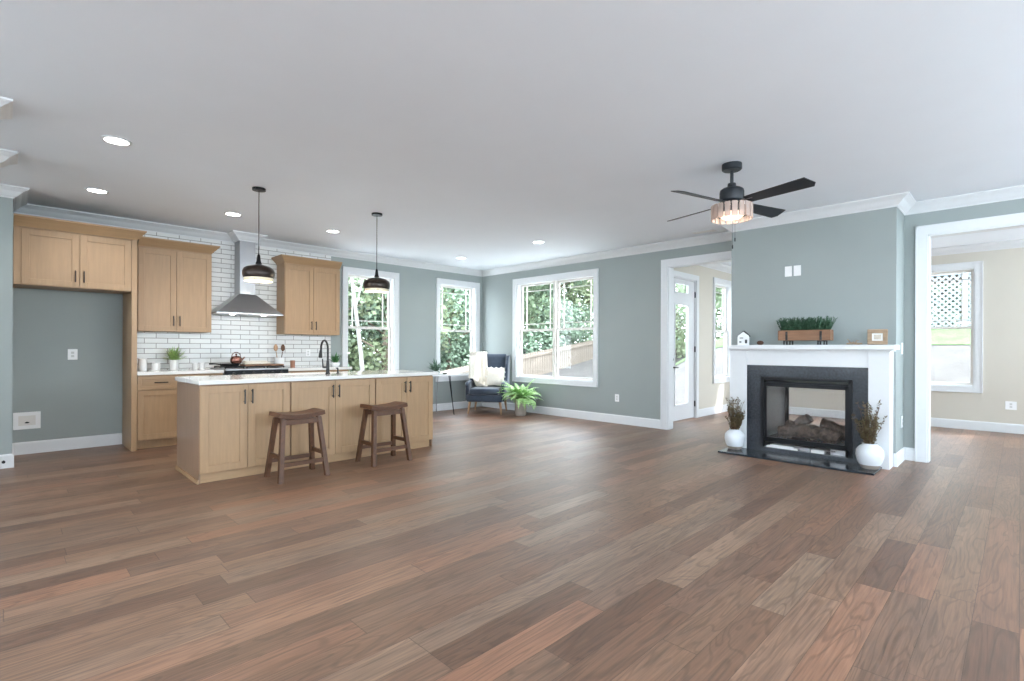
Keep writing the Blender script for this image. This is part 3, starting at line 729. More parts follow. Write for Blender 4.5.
plate('outlet', 'white outlet low on the wall right of the double window', 'outlet', (BX, 4.60, .41), -PI / 2, .075, .12, 'outlet')
plate('outlet', 'white outlet low on the side of the chimney breast', 'outlet', (6.85, CY0, .43), 0, .08, .125, 'outlet')
plate('light_switch', 'white switch at mantel height on the side of the chimney breast', 'switch', (6.85, CY0, 1.22), 0, .08, .125, 'rocker')
plate('outlet', 'white outlet on the beige wall beyond the right opening', 'outlet', (FX, .095, .40), -PI / 2, .12, .12, 'outlet')
plate('outlet', 'white outlet on the tile behind the wall counter', 'outlet', (3.35, KY - .009, 1.12), 0, .07, .11, 'outlet')
t = thing('water_valve_box', 'white recessed water supply box low in the refrigerator alcove', 'valve box', (.174, KY, .375))
MB().box(-.112, .112, -.01, 0, .055, .095).box(-.112, .112, -.01, 0, -.095, -.055).box(-.112, -.07, -.01, 0, -.055, .055).box(.07, .112, -.01, 0, -.055, .055).build('frame', PLATE, t)
MB().box(-.07, .07, -.003, 0, -.055, .055).build('recess', VINYL, t)
MB().tube([(0, -.002, -.02), (0, -.03, -.02)], .009, 10).tube([(-.018, -.03, -.02), (.018, -.03, -.02)], .006, 8).build('valve', BLACKM, t)

# ------------------------------------------------------------------ fireplace
t = thing('fireplace_mantel', 'white fireplace surround with panelled legs and a thick shelf', 'mantel', (0, 0, 0))
MY0, MY1, MXF = .925, 2.515, 6.28
GY0, GY1, GZ = 1.105, 2.315, 1.02
MB().box(MXF, CX, MY0, GY0, 0, 1.20, .002, 1).build('pilaster', TRIM, t)
MB().box(MXF, CX, GY1, MY1, 0, 1.20, .002, 1).build('pilaster', TRIM, t)
MB().box(MXF + .008, CX, GY0, GY1, GZ, 1.20).build('header', TRIM, t)
MB().box(6.17, CX, .872, 2.50, 1.205, 1.256, .004, 1).box(6.24, CX, .905, 2.499, 1.190, 1.205).build('shelf', TRIM, t)
t = thing('fireplace', 'see-through gas fireplace with dark granite facing and hearth', 'fireplace', (0, 0, 0))
g0, g1, gz0, gz1 = FB
MB().box(MXF + .012, CX, g1, GY1 - .001, .02, GZ - .001).box(MXF + .012, CX, GY0 + .001, g0, .02, GZ - .001).box(MXF + .012, CX, g0, g1, gz1, GZ - .001).box(MXF + .012, CX, g0, g1, .02, gz0).build('granite_facing', GRAN, t)
MB().box(5.88, MXF + .012, .985, 2.49, .0005, .02, .003, 1).box(MXF + .012, CX, GY0 + .001, GY1 - .001, .0005, .02).build('hearth', GRAN, t)
# black metal face
fx = MXF + .004
b = MB(); b.box(fx, fx + .05, g1 - .022, g1 + .012, gz0, gz1 + .012).box(fx, fx + .05, g0 - .012, g0 + .022, gz0, gz1 + .012).box(fx, fx + .05, g0, g1, gz1 - .02, gz1 + .012)
b.build('outer_frame', BLACKM, t)
MB().box(fx + .03, BX + .13, g1 - .004, g1 - .0005, gz0 + .001, gz1 - .001).box(fx + .03, BX + .13, g0 + .0005, g0 + .004, gz0 + .001, gz1 - .001).box(fx + .03, BX + .13, g0 + .004, g1 - .004, gz1 - .004, gz1 - .0005).box(fx + .03, BX + .13, g0 + .004, g1 - .004, gz0 + .0005, gz0 + .004).build('metal_liner', FIREIN, t)
ww0, ww1, wz0, wz1 = g0 + .035, g1 - .03, .175, .80
for xx in (fx + .012, BX + .10):
    wf = MB()
    wf.box(xx, xx + .022, ww0 - .02, ww0 + .02, wz0 - .03, wz1 + .02).box(xx, xx + .022, ww1 - .02, ww1 + .02, wz0 - .03, wz1 + .02)
    wf.box(xx, xx + .022, ww0, ww1, wz1 - .025, wz1 + .02).box(xx, xx + .022, ww0, ww1, wz0 - .03, wz0 + .012)
    wf.build('window_frame', BLACKM, t)
MB().box(fx + .02, fx + .024, ww0 + .02, ww1 - .02, wz0 + .012, wz1 - .025).build('glass', FGLASS, t)
MB().box(BX + .11, BX + .114, ww0 + .02, ww1 - .02, wz0 + .012, wz1 - .025).build('glass', FGLASS, t)
MB().box(fx + .04, BX + .10, g0 + .01, g1 - .01, wz0 - .045, wz0 - .01).build('burner_tray', IRON, t)
MB().box(fx + .05, BX + .09, g0 + .01, g1 - .01, wz1 + .015, wz1 + .03).build('upper_baffle', BLACKM, t)
MB().box(fx + .06, BX + .1, g0 + .06, g0 + .2, .065, .12).tube([(fx + .05, g0 + .15, .10), (fx + .05, g0 + .45, .105), (fx + .08, g1 - .3, .085)], .008, 8).box(fx + .07, fx + .2, g0 + .4, g0 + .55, .064, .11).build('gas_valve', STEEL, t)
MB().box(fx + .02, fx + .2, g1 - .38, g1 - .05, .066, .085, M=None).box(fx + .03, fx + .16, g1 - .33, g1 - .09, .085, .10).box(fx + .02, fx + .12, g0 + .25, g0 + .38, .066, .10).build('manual_packet', PAPER, t)['label'] = 'pale papers stored under the burner'
lz = wz0 - .01
def logm(p, q, r, seed):
    rnd = random.Random(seed); p, q = Vector(p), Vector(q); pts = []; rs = []
    for k in range(8):
        u = k / 7; pts.append(p.lerp(q, u) + Vector((rnd.uniform(-.012, .012), rnd.uniform(-.012, .012), rnd.uniform(-.010, .010)))); rs.append(r * rnd.uniform(.85, 1.15))
    return pts, rs
for i, (p, q, r) in enumerate([((6.56, 2.03, lz + .06), (6.60, 1.66, lz + .09), .055), ((6.72, 1.95, lz + .08), (6.66, 1.74, lz + .25), .05), ((6.52, 1.40, lz + .05), (6.60, 1.74, lz + .11), .06), ((6.76, 1.36, lz + .09), (6.74, 1.62, lz + .17), .05), ((6.66, 1.86, lz + .05), (6.62, 1.98, lz + .16), .045), ((6.84, 1.35, lz + .05), (6.84, 2.0, lz + .06), .05)]):
    pts, rs = logm(p, q, r * 1.25, i)
    MB().tube(pts, rs, 12).build('log', LOG, t, True)
em = MB()
for k in range(60): em.ico((random.uniform(6.42, 6.95), random.uniform(1.33, 2.07), lz + random.uniform(.002, .012)), random.uniform(.010, .024), 1, (1, 1, .7), .15)
em.build('embers', LOG, t)['kind'] = 'stuff'

# ---- vases with dried branches
def vase(name, label, x, y, s, seed, hb, sw=1.0):
    t = thing('vase', label, 'vase', (x, y, .020), 0, 'white vases flanking the fireplace')
    prof = [(0, 0), (.072, 0), (.080, .012), (.108, .07), (.122, .13), (.118, .185), (.092, .222), (.070, .236), (.064, .246), (.070, .256), (.062, .254), (.058, .236), (.08, .2), (0, .19)]
    MB().lathe([(r * s, z * s) for r, z in prof], 36).build('body', VASE, t, True)
    MB().lathe([(0, .0002), (.0735 * s, .0002), (.0815 * s, .0125 * s), (.094 * s, .038 * s), (.093 * s, .040 * s), (0, .03)], 36).build('unglazed_foot', STONEPOT, t, True)
    a = thing('branch_arrangement', 'dried twig and leaf arrangement standing in ' + name, 'dried branches', (x, y, .020 + .19 * s))
    rnd = random.Random(seed); st = MB(); lv = MB()
    for k in range(46):
        an = rnd.uniform(0, 2 * PI); sp = rnd.uniform(.02, .16) * sw; h = rnd.uniform(.45, 1.0) * hb
        P = []
        for j in range(6):
            u = j / 5; P.append(Vector((min(.085, math.cos(an) * (.025 + sp * u ** 1.4) + rnd.uniform(-.007, .007)), math.sin(an) * (.025 + sp * u ** 1.4) + rnd.uniform(-.007, .007), h * u)))
        st.tube(P, [.0028 - .0004 * j for j in range(6)], 5)
        for j in range(40):
            u = rnd.uniform(.2, 1); i0 = min(int(u * 5), 4); p = P[i0].lerp(P[i0 + 1], u * 5 - i0)
            d = Vector((rnd.uniform(-1, 1), rnd.uniform(-1, 1), rnd.uniform(-.3, 1))).normalized(); L_ = rnd.uniform(.010, .030); sd = d.orthogonal().normalized() * L_ * .28
            lv.face([p, p + d * L_ * .5 + sd, p + d * L_, p + d * L_ * .5 - sd])
    st.build('twigs', DRY, a); lv.build('leaves', DRYL, a)
vase('the left vase', 'white round vase on the left end of the hearth', 6.16, 2.405, .92, 3, .45, .55)
vase('the right vase', 'white round vase on the right end of the hearth', 6.14, 1.065, .98, 11, .50, .9)

# ---- mantel objects
MZ = 1.256
t = thing('house_ornament', 'small white house-shaped ornament with dark roof, left end of mantel', 'ornament', (6.32, 2.365, MZ), -PI / 2 + .1)
MB().prism([(-.02, .002), (.02, .002), (.02, .11), (-.02, .11)], -.065, .065).build('body', PORC, t)
b = MB(); b.face([(-.065, -.02, .11), (.065, -.02, .11), (0, -.02, .16)]).face([(.065, .02, .11), (-.065, .02, .11), (0, .02, .16)]).face([(-.065, -.02, .11), (0, -.02, .16), (0, .02, .16), (-.065, .02, .11)]).face([(.065, -.02, .11), (.065, .02, .11), (0, .02, .16), (0, -.02, .16)])
b.build('gable', PORC, t)
b = MB()
for s in (-1, 1): b.tube([(s * .072, -.0, .10), (0, 0, .168)], .009, 8)
b.build('roof', BLACK, t)
MB().box(.02, .045, -.023, -.02, .02, .065).box(-.04, .0, -.023, -.02, .08, .09).box(-.045, -.02, -.023, -.02, .03, .045).build('painted_marks', SLOT, t)
t = thing('pinecone', 'small brown pinecone lying beside the house ornament', 'pinecone', (6.32, 2.175, MZ + .026))
b = MB()
b.ico((0, 0, 0), .022, 2, (1, 1.5, 1))
for k in range(50):
    u = (k + .5) / 50; ph = k * 2.4; yy = (u - .5) * .066; rr = .024 * math.sqrt(max(.05, 1 - (2 * u - 1) ** 2))
    b.ico((rr * math.cos(ph), yy, rr * math.sin(ph) * .95), .006, 1, (1, 1.3, 1))
b.build('scales', DRY, t)
t = thing('planter_box', 'long wooden planter box with black straps at the mantel centre', 'planter', (6.32, 1.70, MZ), -PI / 2)
b = MB(); b.box(-.26, .26, -.065, -.053, .05, .165).box(-.26, .26, .053, .065, .05, .165).box(-.26, -.248, -.053, .053, .05, .165).box(.248, .26, -.053, .053, .05, .165).box(-.248, .248, -.053, .053, .05, .062)
b.build('box', PLANTER, t)
for sx in (-.17, .17):
    MB().box(sx - .011, sx + .011, -.068, -.065, .052, .15).tube([(sx - .006, -.070, .115), (sx + .006, -.070, .115)], .014, 10).box(sx - .035, sx + .035, -.06, .06, .040, .049).tube([(sx - .03, -.05, 0.001), (sx - .03, -.045, .045)], .009, 8).tube([(sx + .03, -.05, 0.001), (sx + .03, -.045, .045)], .009, 8).tube([(sx - .03, .05, 0.001), (sx - .03, .045, .045)], .009, 8).tube([(sx + .03, .05, 0.001), (sx + .03, .045, .045)], .009, 8).build('strap_bracket', BLACK, t)
rnd = random.Random(5)
t2 = thing('juniper_greens', 'dark green needle foliage filling the wooden planter box', 'plant', (6.32, 1.70, MZ + .08), -PI / 2)
MB().box(-.245, .245, -.05, .05, -.01, .07).build('soil', SOIL, t2)
b = MB()
for k in range(300):
    p = Vector((rnd.uniform(-.235, .235), rnd.uniform(-.045, .045), .06)); out = p.x / .24
    d = Vector((out * .12 + rnd.uniform(-.45, .45), rnd.uniform(-.7, .5), rnd.uniform(1.0, 1.7))).normalized(); L_ = rnd.uniform(.07, .165)
    for j in range(12):
        q = p + d * L_ * (j + 1) / 12
        for s in range(3):
            e = (d * .8 + Vector((rnd.uniform(-1, 1), rnd.uniform(-1, 1), rnd.uniform(-.5, 1)))).normalized(); sd = e.orthogonal().normalized() * .0036; L2_ = rnd.uniform(.016, .032)
            b.face([q - sd, q + sd, q + e * L2_])
b.build('needles', GREEND, t2)
t = thing('driftwood_ornament', 'little twiggy driftwood piece between the planter and the picture frame', 'ornament', (6.32, 1.235, MZ + .013))
MB().tube([(0, .07, 0), (.01, .02, .004), (0, -.03, -.002), (0, -.07, .002)], [.008, .012, .011, .006], 8).tube([(0, .03, 0), (.005, .05, .035), (0, .062, .05)], [.006, .005, .003], 6).tube([(0, -.01, 0), (-.005, -.02, .03), (0, -.045, .035)], [.006, .004, .002], 6).tube([(0, .0, 0), (.01, .012, .03)], [.005, .002], 6).build('branch', FRAMEW, t, True)
t = thing('picture_frame', 'small square driftwood picture frame leaning at the right end of mantel', 'picture frame', (6.32, 1.035, MZ + .002), -PI / 2 + .15)
Mx = Rx(-math.radians(12))
b = MB(); b.box(-.085, .085, -.01, .012, 0, .04, .003, 1, Mx).box(-.085, .085, -.01, .012, .12, .16, .003, 1, Mx).box(-.085, -.045, -.0095, .0115, .04, .12, .002, 1, Mx).box(.045, .085, -.0095, .0115, .04, .12, .002, 1, Mx)
b.build('frame', FRAMEW, t)
MB().box(-.046, .046, -.001, .004, .039, .121, M=Mx).build('photo_mat', PAPER, t)
MB().box(-.03, .03, -.003, -.001, .055, .105, M=Mx).build('print', mat('print', srgb(196, 186, 172), .7, noise=.15, nscale=40), t)
MB().box(-.02, .02, .0, .006, 0, .11, M=T(0, .055, 0) @ Rx(math.radians(14))).build('easel', FRAMEW, t)

# ------------------------------------------------------------------ counter objects
CZ = .913
t = tag(MB().lathe([(0, 0), (.040, 0), (.043, .006), (.043, .125), (.040, .130), (.040, .134), (.046, .136), (.046, .150), (0, .155)], 24).build('canister', PORC, smooth=True), 'tall white lidded canister on the counter beside the cabinet panel', 'canister'); t.location = (1.20, 7.66, CZ)
t = tag(MB().lathe([(0, 0), (.045, 0), (.048, .006), (.048, .080), (.045, .084), (.050, .086), (.050, .098), (0, .103)], 24).build('canister', PORC, smooth=True), 'short white lidded canister between the tall canister and the potted herb', 'canister'); t.location = (1.335, 7.66, CZ)
def tuft(name, label, x, y, z, potprof, potm, leafm, nleaf, L0, L1, wd, spread, cat, potname='pot', seed=1, droop=.4):
    t = thing(name, label, cat, (x, y, z)); ztop = max(q[1] for q in potprof)
    MB().lathe(potprof, 24).build(potname, potm, t, True)
    rnd = random.Random(seed); b = MB()
    for k in range(nleaf):
        an = rnd.uniform(0, 2 * PI); L_ = rnd.uniform(L0, L1); el = rnd.uniform(spread, 1.45); p = Vector((rnd.uniform(-.02, .02), rnd.uniform(-.02, .02), ztop - .01)); prev = None
        sd = Vector((-math.sin(an), math.cos(an), 0)); n = 5
        for j in range(n + 1):
            u = j / n; e = el - droop * u * 1.6
            wv = wd * (math.sin(PI * (u * .9 + .08)))
            A_, B_ = p + sd * wv, p - sd * wv
            if prev: b.face([prev[0], prev[1], B_, A_])
            prev = (A_, B_); p = p + Vector((math.cos(an) * math.cos(e), math.sin(an) * math.cos(e), math.sin(e))) * L_ / n
    b.build('leaves', leafm, t); return t
tuft('potted_herb', 'light green leafy herb in a white pot on the wall counter', 1.53, 7.66, CZ, [(0, 0), (.045, 0), (.048, .01), (.050, .125), (.046, .13), (.042, .12), (0, .115)], PORC, GREENL, 150, .09, .20, .008, .12, 'potted plant', seed=4, droop=.1)
tuft('potted_plant', 'small green spiky plant in a white bowl near the kitchen window', 3.67, 7.60, CZ, [(0, 0), (.045, 0), (.062, .02), (.070, .05), (.066, .06), (.06, .05), (0, .045)], PORC, mat('aloe_green', srgb(58, 112, 62), .45, noise=.3, nscale=30), 46, .10, .19, .012, .5, 'potted plant', seed=9, droop=.25)
for i, x in enumerate((1.775, 1.855)):
    t = thing('mug', 'small white mug on the wall counter near the range, %s of the pair' % ('left' if i == 0 else 'right'), 'mug', (x, 7.70, CZ), 0, 'white mugs')
    MB().lathe([(0, 0), (.028, 0), (.032, .01), (.033, .085), (.030, .085), (.029, .012), (0, .01)], 20).build('cup', PORC, t, True)
    MB().tube([(.031 + .022 * math.sin(k * PI / 6), 0, .045 - .026 * math.cos(k * PI / 6)) for k in range(7)], .0045, 6).build('handle', PORC, t, True)
RZ_ = .953
t = thing('skillet', 'black cast iron skillet on the left burners of the range', 'pan', (2.12, 7.46, RZ_))
MB().lathe([(0, 0), (.105, 0), (.125, .035), (.121, .035), (.102, .005), (0, .005)], 32).build('pan_body', IRON, t, True)
MB().tube([(-.12, -.01, .028), (-.19, -.05, .036), (-.26, -.10, .040)], [.011, .009, .013], 10).build('handle', IRON, t, True)
t = thing('copper_kettle', 'round copper kettle with a knob on the range', 'kettle', (2.17, 7.36, RZ_ + .037))
MB().lathe([(0, 0), (.05, 0), (.068, .02), (.072, .05), (.060, .085), (.035, .100), (0, .104)], 28).build('body', COPPER, t, True)
MB().lathe([(.008, .10), (.008, .112), (.014, .118), (.010, .13), (0, .132)], 14).build('lid_knob', COPPER, t, True)
MB().tube([(.055 * math.cos(k * PI / 8), 0, .085 + .065 * math.sin(k * PI / 8)) for k in range(9)], .0045, 8).build('bail_handle', COPPER, t, True)
MB().tube([(.06, 0, .04), (.09, 0, .07), (.105, 0, .085)], [.013, .009, .007], 10).build('spout', COPPER, t, True)
t = thing('cutting_board', 'long brown wooden board lying across the range grates', 'cutting board', (2.47, 7.40, RZ_ + .001))
MB().box(-.21, .29, -.12, .12, 0, .022, .006, 2).build('board', mat('board_wood', srgb(132, 98, 74), .5, noise=.15, stretch=(1, 8, 1)), t)
t = tag(MB().box(-.17, .17, -.07, .07, .0, .026, .011, 3).box(-.16, .13, -.06, .065, .027, .045, .009, 3).build('kitchen_towel', CREAM, smooth=True), 'folded cream towel on the wooden board over the range', 'towel'); t.location = (2.44, 7.41, RZ_ + .024)
t = thing('utensil_crock', 'white ceramic crock holding wooden spoons right of the range', 'crock', (2.845, 7.68, CZ))
MB().lathe([(0, 0), (.066, 0), (.070, .008), (.070, .145), (.066, .145), (.064, .01), (0, .01)], 28).build('crock', PORC, t, True)
for i, (dx, m_) in enumerate(((-.04, OAKLEG), (.045, WALNUT))):
    q = thing('wooden_spoon', 'wooden spoon standing in the white crock, the %s one' % ('lighter left' if i == 0 else 'darker right'), 'spoon', (2.845, 7.68, CZ + .012), 0, 'spoons in the crock')
    MB().tube([(dx * .2, 0, 0), (dx * 1.1, .01, .22)], .006, 8).build('handle', m_, q, True)
    MB().ico((dx * 1.2, .01, .275), .045, 2, (.7, .28, 1.15)).build('bowl', m_, q, True)
t = tag(MB().lathe([(0, 0), (.033, 0), (.034, .1), (.030, .1), (.029, .008), (0, .008)], 20).build('wooden_cup', mat('cup_wood', srgb(150, 104, 82), .5, noise=.12), smooth=True), 'brown wooden cup beside the white utensil crock', 'cup'); t.location = (3.03, 7.66, CZ)

# ------------------------------------------------------------------ sitting corner
AC = Vector((6.43, 7.08, 0)); face_ang = math.atan2(-.55, -.83) + PI / 2 + .05        # local -y faces the room
t = thing('armchair', 'navy blue tufted wingback armchair in the corner between windows', 'armchair', AC, face_ang)
rot = face_ang
MB().box(-.335, .335, -.36, .30, .225, .36, .03, 3).build('seat_base', BLUE, t, True)
MB().box(-.275, .275, -.385, .22, .352, .475, .045, 4).build('seat_cushion', BLUE, t, True)
backp = [(.17, .30), (.30, .28), (.42, 1.02), (.40, 1.09), (.33, 1.10), (.285, 1.05)]
MB().prism(backp, -.30, .30, .03, 3).build('backrest', BLUE, t, True)
b = MB()
for r_ in range(3):
    for c_ in range(4 if r_ % 2 == 0 else 3):
        x = (-.195 + .13 * c_) if r_ % 2 == 0 else (-.13 + .13 * c_); z = .66 + r_ * .13; y = .175 + (z - .30) * .150
        b.ico((x, y, z), .011, 1)
b.build('tufting_buttons', mat('button_dark', srgb(40, 52, 68), .8), t)
wing = [(.31, .45), (.42, 1.02), (.37, 1.085), (.24, 1.06), (.11, .90), (.08, .76), (.05, .62), (-.02, .45)]
armp = [(.30, .24), (.32, .58), (-.10, .60), (-.26, .585), (-.315, .545), (-.32, .50), (-.29, .47), (-.30, .24)]
for s in (-1, 1):
    x0, x1 = (s * .30, s * .365) if s > 0 else (-.365, -.30)
    MB().prism(wing, x0, x1, .022, 3).build('wing', BLUE, t, True)
    MB().prism(armp, x0 - .0, x1 + .0, .025, 3).build('armrest', BLUE, t, True)
for sx in (-1, 1):
    for sy, m_ in ((-1, OAKLEG), (1, OAKLEG)):
        MB().tube([(sx * .31, sy * .29, 0), (sx * .28, sy * .27, .235)], [.014, .027], 14).build('leg', m_, t, True)
def cl(*p): return Vector(p)
Mc = T(AC.x, AC.y, 0) @ Rz(face_ang)
# throw over the chair's left (as seen) side: local x negative side is seen left
path = [(.46, .62), (.465, .85), (.455, 1.02), (.43, 1.105), (.36, 1.13), (.30, 1.11), (.265, 1.02), (.235, .85), (.205, .68), (.175, .54), (.10, .495), (-.05, .490)]
WF = [(1.30, .24), (1.06, .24), (.90, .11), (.76, .08), (.62, .05), (.45, -.02)]
def wingfront(z):
    for (za, ya), (zb, yb) in zip(WF, WF[1:]):
        if z >= zb: return ya + (yb - ya) * (za - z) / (za - zb)
    return -.02
def throw(u, v):
    k = u * (len(path) - 1); i = min(int(k), len(path) - 2); f_ = k - i
    y = path[i][0] * (1 - f_) + path[i + 1][0] * f_; z = path[i][1] * (1 - f_) + path[i + 1][1] * f_
    w_ = .30 + .05 * u; cx = -.255 + .14 * max(0, u - .4); X = cx - w_ / 2 + w_ * v
    wv = .007 * math.sin(v * 19 + u * 4)
    if u > .3 and X < -.20:
        b_ = min(1, (-.20 - X) / .09); b_ = b_ * b_ * (3 - 2 * b_); y = y * (1 - b_) + min(y, wingfront(z) - .03) * b_
        if z < .63: z = z * (1 - b_) + .635 * b_
    return (X, y - .008 * abs(math.sin(v * 15)) + wv * .4, z + abs(wv) * .8)
rings = []
for a_ in range(45):
    u = a_ / 44; k_ = min(1, max(0, (u - .18) / .3)); th = PI * k_
    off = Vector((0, -math.cos(th), -math.sin(th))) * .011
    row = [Vector(throw(u, b_ / 26)) for b_ in range(27)]
    rings.append([p - off * .3 for p in row] + [p + off for p in row[::-1]])
tb = tag(MB().loft(rings).build('throw_blanket', CREAM, smooth=True), 'cream knitted throw draped over the back of the blue armchair', 'blanket')
tb.matrix_world = Mc
t = thing('throw_pillow', 'cream pillow with white pompom edging on the blue armchair', 'pillow')
t.matrix_world = Mc @ T(.125, .09, .665) @ Rz(-.15) @ Rx(math.radians(-18))
def pil(sgn):
    def f_(u, v):
        a_, b_ = 2 * u - 1, 2 * v - 1; k = (max(0, 1 - a_ * a_) * max(0, 1 - b_ * b_)) ** .42
        pin = 1 - .06 * (1 - abs(a_ * b_))
        return (a_ * .19 * pin, sgn * .065 * k, b_ * .18 * pin)
    return f_
b = MB(); b.grid(pil(-1), 14, 14).grid(pil(1), 14, 14); bmesh.ops.remove_doubles(b.bm, verts=b.bm.verts, dist=1e-4); bmesh.ops.recalc_face_normals(b.bm, faces=b.bm.faces)
b.build('cushion', CREAM, t, True)
for (px, pz) in [(-.19, .18), (.19, .18), (-.19, -.18), (.19, -.18), (0, .172), (.182, 0), (-.182, 0), (-.1, .175), (.1, .175), (.184, .09), (.184, -.09)]:
    MB().ico((px, 0, pz), .019, 2, jit=.1).build('pompom', PORC, t, True)
# fern
t = thing('potted_fern', 'leafy green fern in a tall ribbed grey pot below the double window', 'potted plant', (6.58, 6.37, 0))
MB().lathe([(0, 0), (.098, 0), (.102, .01), (.104, .27), (.100, .275), (.092, .27), (.09, .25), (0, .245)], 48, ridge=-.03).build('pot', STONEPOT, t, True)
MB().lathe([(0, .246), (.088, .25), (0, .262)], 20).build('soil', SOIL, t)
rnd = random.Random(21); fr = MB()
for k in range(84):
    an = k * 2.399 + rnd.uniform(-.2, .2); L_ = rnd.uniform(.30, .56); el = rnd.uniform(.55, 1.4); p = Vector((.03 * math.cos(an), .03 * math.sin(an), .25)); n = 16
    sd = Vector((-math.sin(an), math.cos(an), 0)); droop = rnd.uniform(1.1, 2.4); pp = None
    for j in range(n):
        u = j / n; e = el - droop * u ** 1.3; d = Vector((math.cos(an) * math.cos(e), math.sin(an) * math.cos(e), math.sin(e))); q = p + d * L_ / n
        if q.x > .35: q.x = .35
        wv = .07 * math.sin(PI * min(1, u * .9 + .12)); nrm = sd.cross(d)
        fr.face([p + sd * .0015, p - sd * .0015, q - sd * .0015, q + sd * .0015])
        for s in (-1, 1):
            tip = p + sd * s * wv + d * .012 - Vector((0, 0, wv * .25))
            if tip.x > .36: tip.x = .36
            fr.face([p, p + d * L_ / n * .85, tip + d * .004, tip - d * .003])
        p = q
fr.build('fronds', GREENP, t)
# side table with hairpin legs
t = thing('side_table', 'white-topped side table with thin hairpin legs under the corner window', 'table', (5.30, 7.48, 0))
MB().box(-.46, .55, -.30, .27, .712, .735, .006, 2).build('tabletop', TRIM, t)
for sx, sy in ((-1, -1), (-1, 1), (1, -1), (1, 1)):
    lx, ly = sx * .41, sy * .235
    MB().tube([(lx - .05 * sx, ly - .0, .712), (lx + .02 * sx, ly - .02 * -sy, .012), (lx + .03 * sx, ly + .03 * sy, .007), (lx + .02 * sx, ly + .035 * sy, .012), (lx - .02 * sx, ly - .075 * sy, .712)], .0065, 8).build('leg', BLACKM if sy < 0 else STEEL, t, True)
tuft('potted_succulent', 'small dark green plant in a white pot on the side table', 5.47, 7.40, .735, [(0, 0), (.045, 0), (.058, .02), (.062, .055), (.055, .058), (0, .05)], PORC, mat('succulent_green', srgb(92, 118, 100), .6, noise=.3), 80, .10, .27, .014, .1, 'potted plant', seed=14, droop=.3)
t = tag(MB().lathe([(0, 0), (.035, 0), (.045, .015), (.040, .022), (0, .012)], 18).build('small_dish', BLACK, smooth=True), 'tiny dark dish on the side table beside the plant', 'dish'); t.location = (5.60, 7.32, .735)

# ------------------------------------------------------------------ outdoors
def sm(x): x = max(0, min(1, x)); return x * x * (3 - 2 * x)
def gz(x, y):
    s = sm((9.5 - y) / 4); a_ = min(max(0, x - 10.9) * .50, 2.05); b_ = min(max(0, x - 13) * .17, 1.6)
    return -.35 + s * a_ + (1 - s) * b_
def gr(u, v):
    x = -14 + 54 * u; y = -14 + 48 * v
    return (x, y, gz(x, y))
struct(MB().grid(gr, 108, 96).build('ground', GROUND))
# pale slab around the house, added to bounce daylight onto the ceiling
struct(MB().box(BX + WT + .01, 12.6, DY + WT + .01, 12.6, -.40, -.31).box(-4.5, BX + WT + .01, KY + WT + .01, 12.6, -.40, -.31).box(FX + WT + .01, 11.3, -6, DY + WT + .01, -.40, -.31).box(-7, MINX - WT - .01, -7, 12.6, -.40, -.31).box(MINX - WT - .01, 11.3, -7, MINY - WT - .01, -.40, -.31).build('ground_patio', BOUNCE))
# lawn strip by the lattice
def lw(u, v):
    x = 14.2 + 2.2 * u; y = -4 + 12 * v; return (x, y, gz(x, y) + .02)
struct(MB().grid(lw, 6, 24).build('ground_lawn', GRASS))
# fence along Y=14
t = thing('board_fence', 'pale wooden board fence sloping across the yard outside the windows', 'fence', (0, 14.0, 0))
bo = MB(); x = 10.4
while x < 22.5:
    zt = .44 + .135 * (x - 10.7); bo.box(x, x + .135, 0, .02, gz(x, 14) - .3, zt + .0); x += .145
bo.build('boards', FENCE, t)
rl = MB()
for dz in (.12, .95):
    rl.loft([[(10.4, -.04, .40 - dz), (10.4, 0, .40 - dz), (10.4, 0, .32 - dz), (10.4, -.04, .32 - dz)], [(22.5, -.04, .44 + .135 * 11.8 - dz), (22.5, 0, .44 + .135 * 11.8 - dz), (22.5, 0, .44 + .135 * 11.8 - dz - .08), (22.5, -.04, .44 + .135 * 11.8 - dz - .08)]])
rl.build('rails', FENCE, t)
# deck with lattice skirt beyond the right-hand window
t = thing('lattice_deck', 'white lattice panel under a raised deck outside the right window', 'lattice', (15.6, 0, 0))
la = MB(); y = -2.5; zb, ztp = 1.72, 2.95
b = MB()
n = int((5.5 + 1.3) / .14)
def slat(y0, z0, y1, z1, xx):
    d = Vector((0, y1 - y0, z1 - z0)).normalized(); nn = Vector((0, -d.z, d.y)) * .022
    b.loft([[(xx, y0 + nn.y, z0 + nn.z), (xx, y0 - nn.y, z0 - nn.z), (xx + .008, y0 - nn.y, z0 - nn.z), (xx + .008, y0 + nn.y, z0 + nn.z)], [(xx, y1 + nn.y, z1 + nn.z), (xx, y1 - nn.y, z1 - nn.z), (xx + .008, y1 - nn.y, z1 - nn.z), (xx + .008, y1 + nn.y, z1 + nn.z)]])
hh = ztp - zb
k = -2.5 - hh
while k < 4.0:
    y0 = max(k, -2.5); y1 = min(k + hh, 4.0)
    if y1 > y0: slat(y0, zb + (y0 - k), y1, zb + (y1 - k), 0); slat(y0, ztp - (y0 - k), y1, ztp - (y1 - k), .009)
    k += .13
b.build('lattice', LATT, t)
MB().box(-.02, .05, -2.6, 4.1, zb - .06, zb).box(-.03, .06, -2.6, 4.1, ztp, ztp + .14).build('rails', LATT, t)
b = MB()
for yy in (-2.55, .9, 4.05): b.box(-.04, .06, yy - .05, yy + .05, gz(15.6, yy) - .2, 3.9)
b.build('posts', LATT, t)
b = MB(); yy = -2.5
while yy < 4.0: b.box(0, .03, yy, yy + .035, 3.09, 3.8); yy += .12
b.build('balusters', LATT, t)
MB().box(-.05, 3, -2.6, 4.1, 3.05, 3.09).build('deck_floor', FENCE, t)
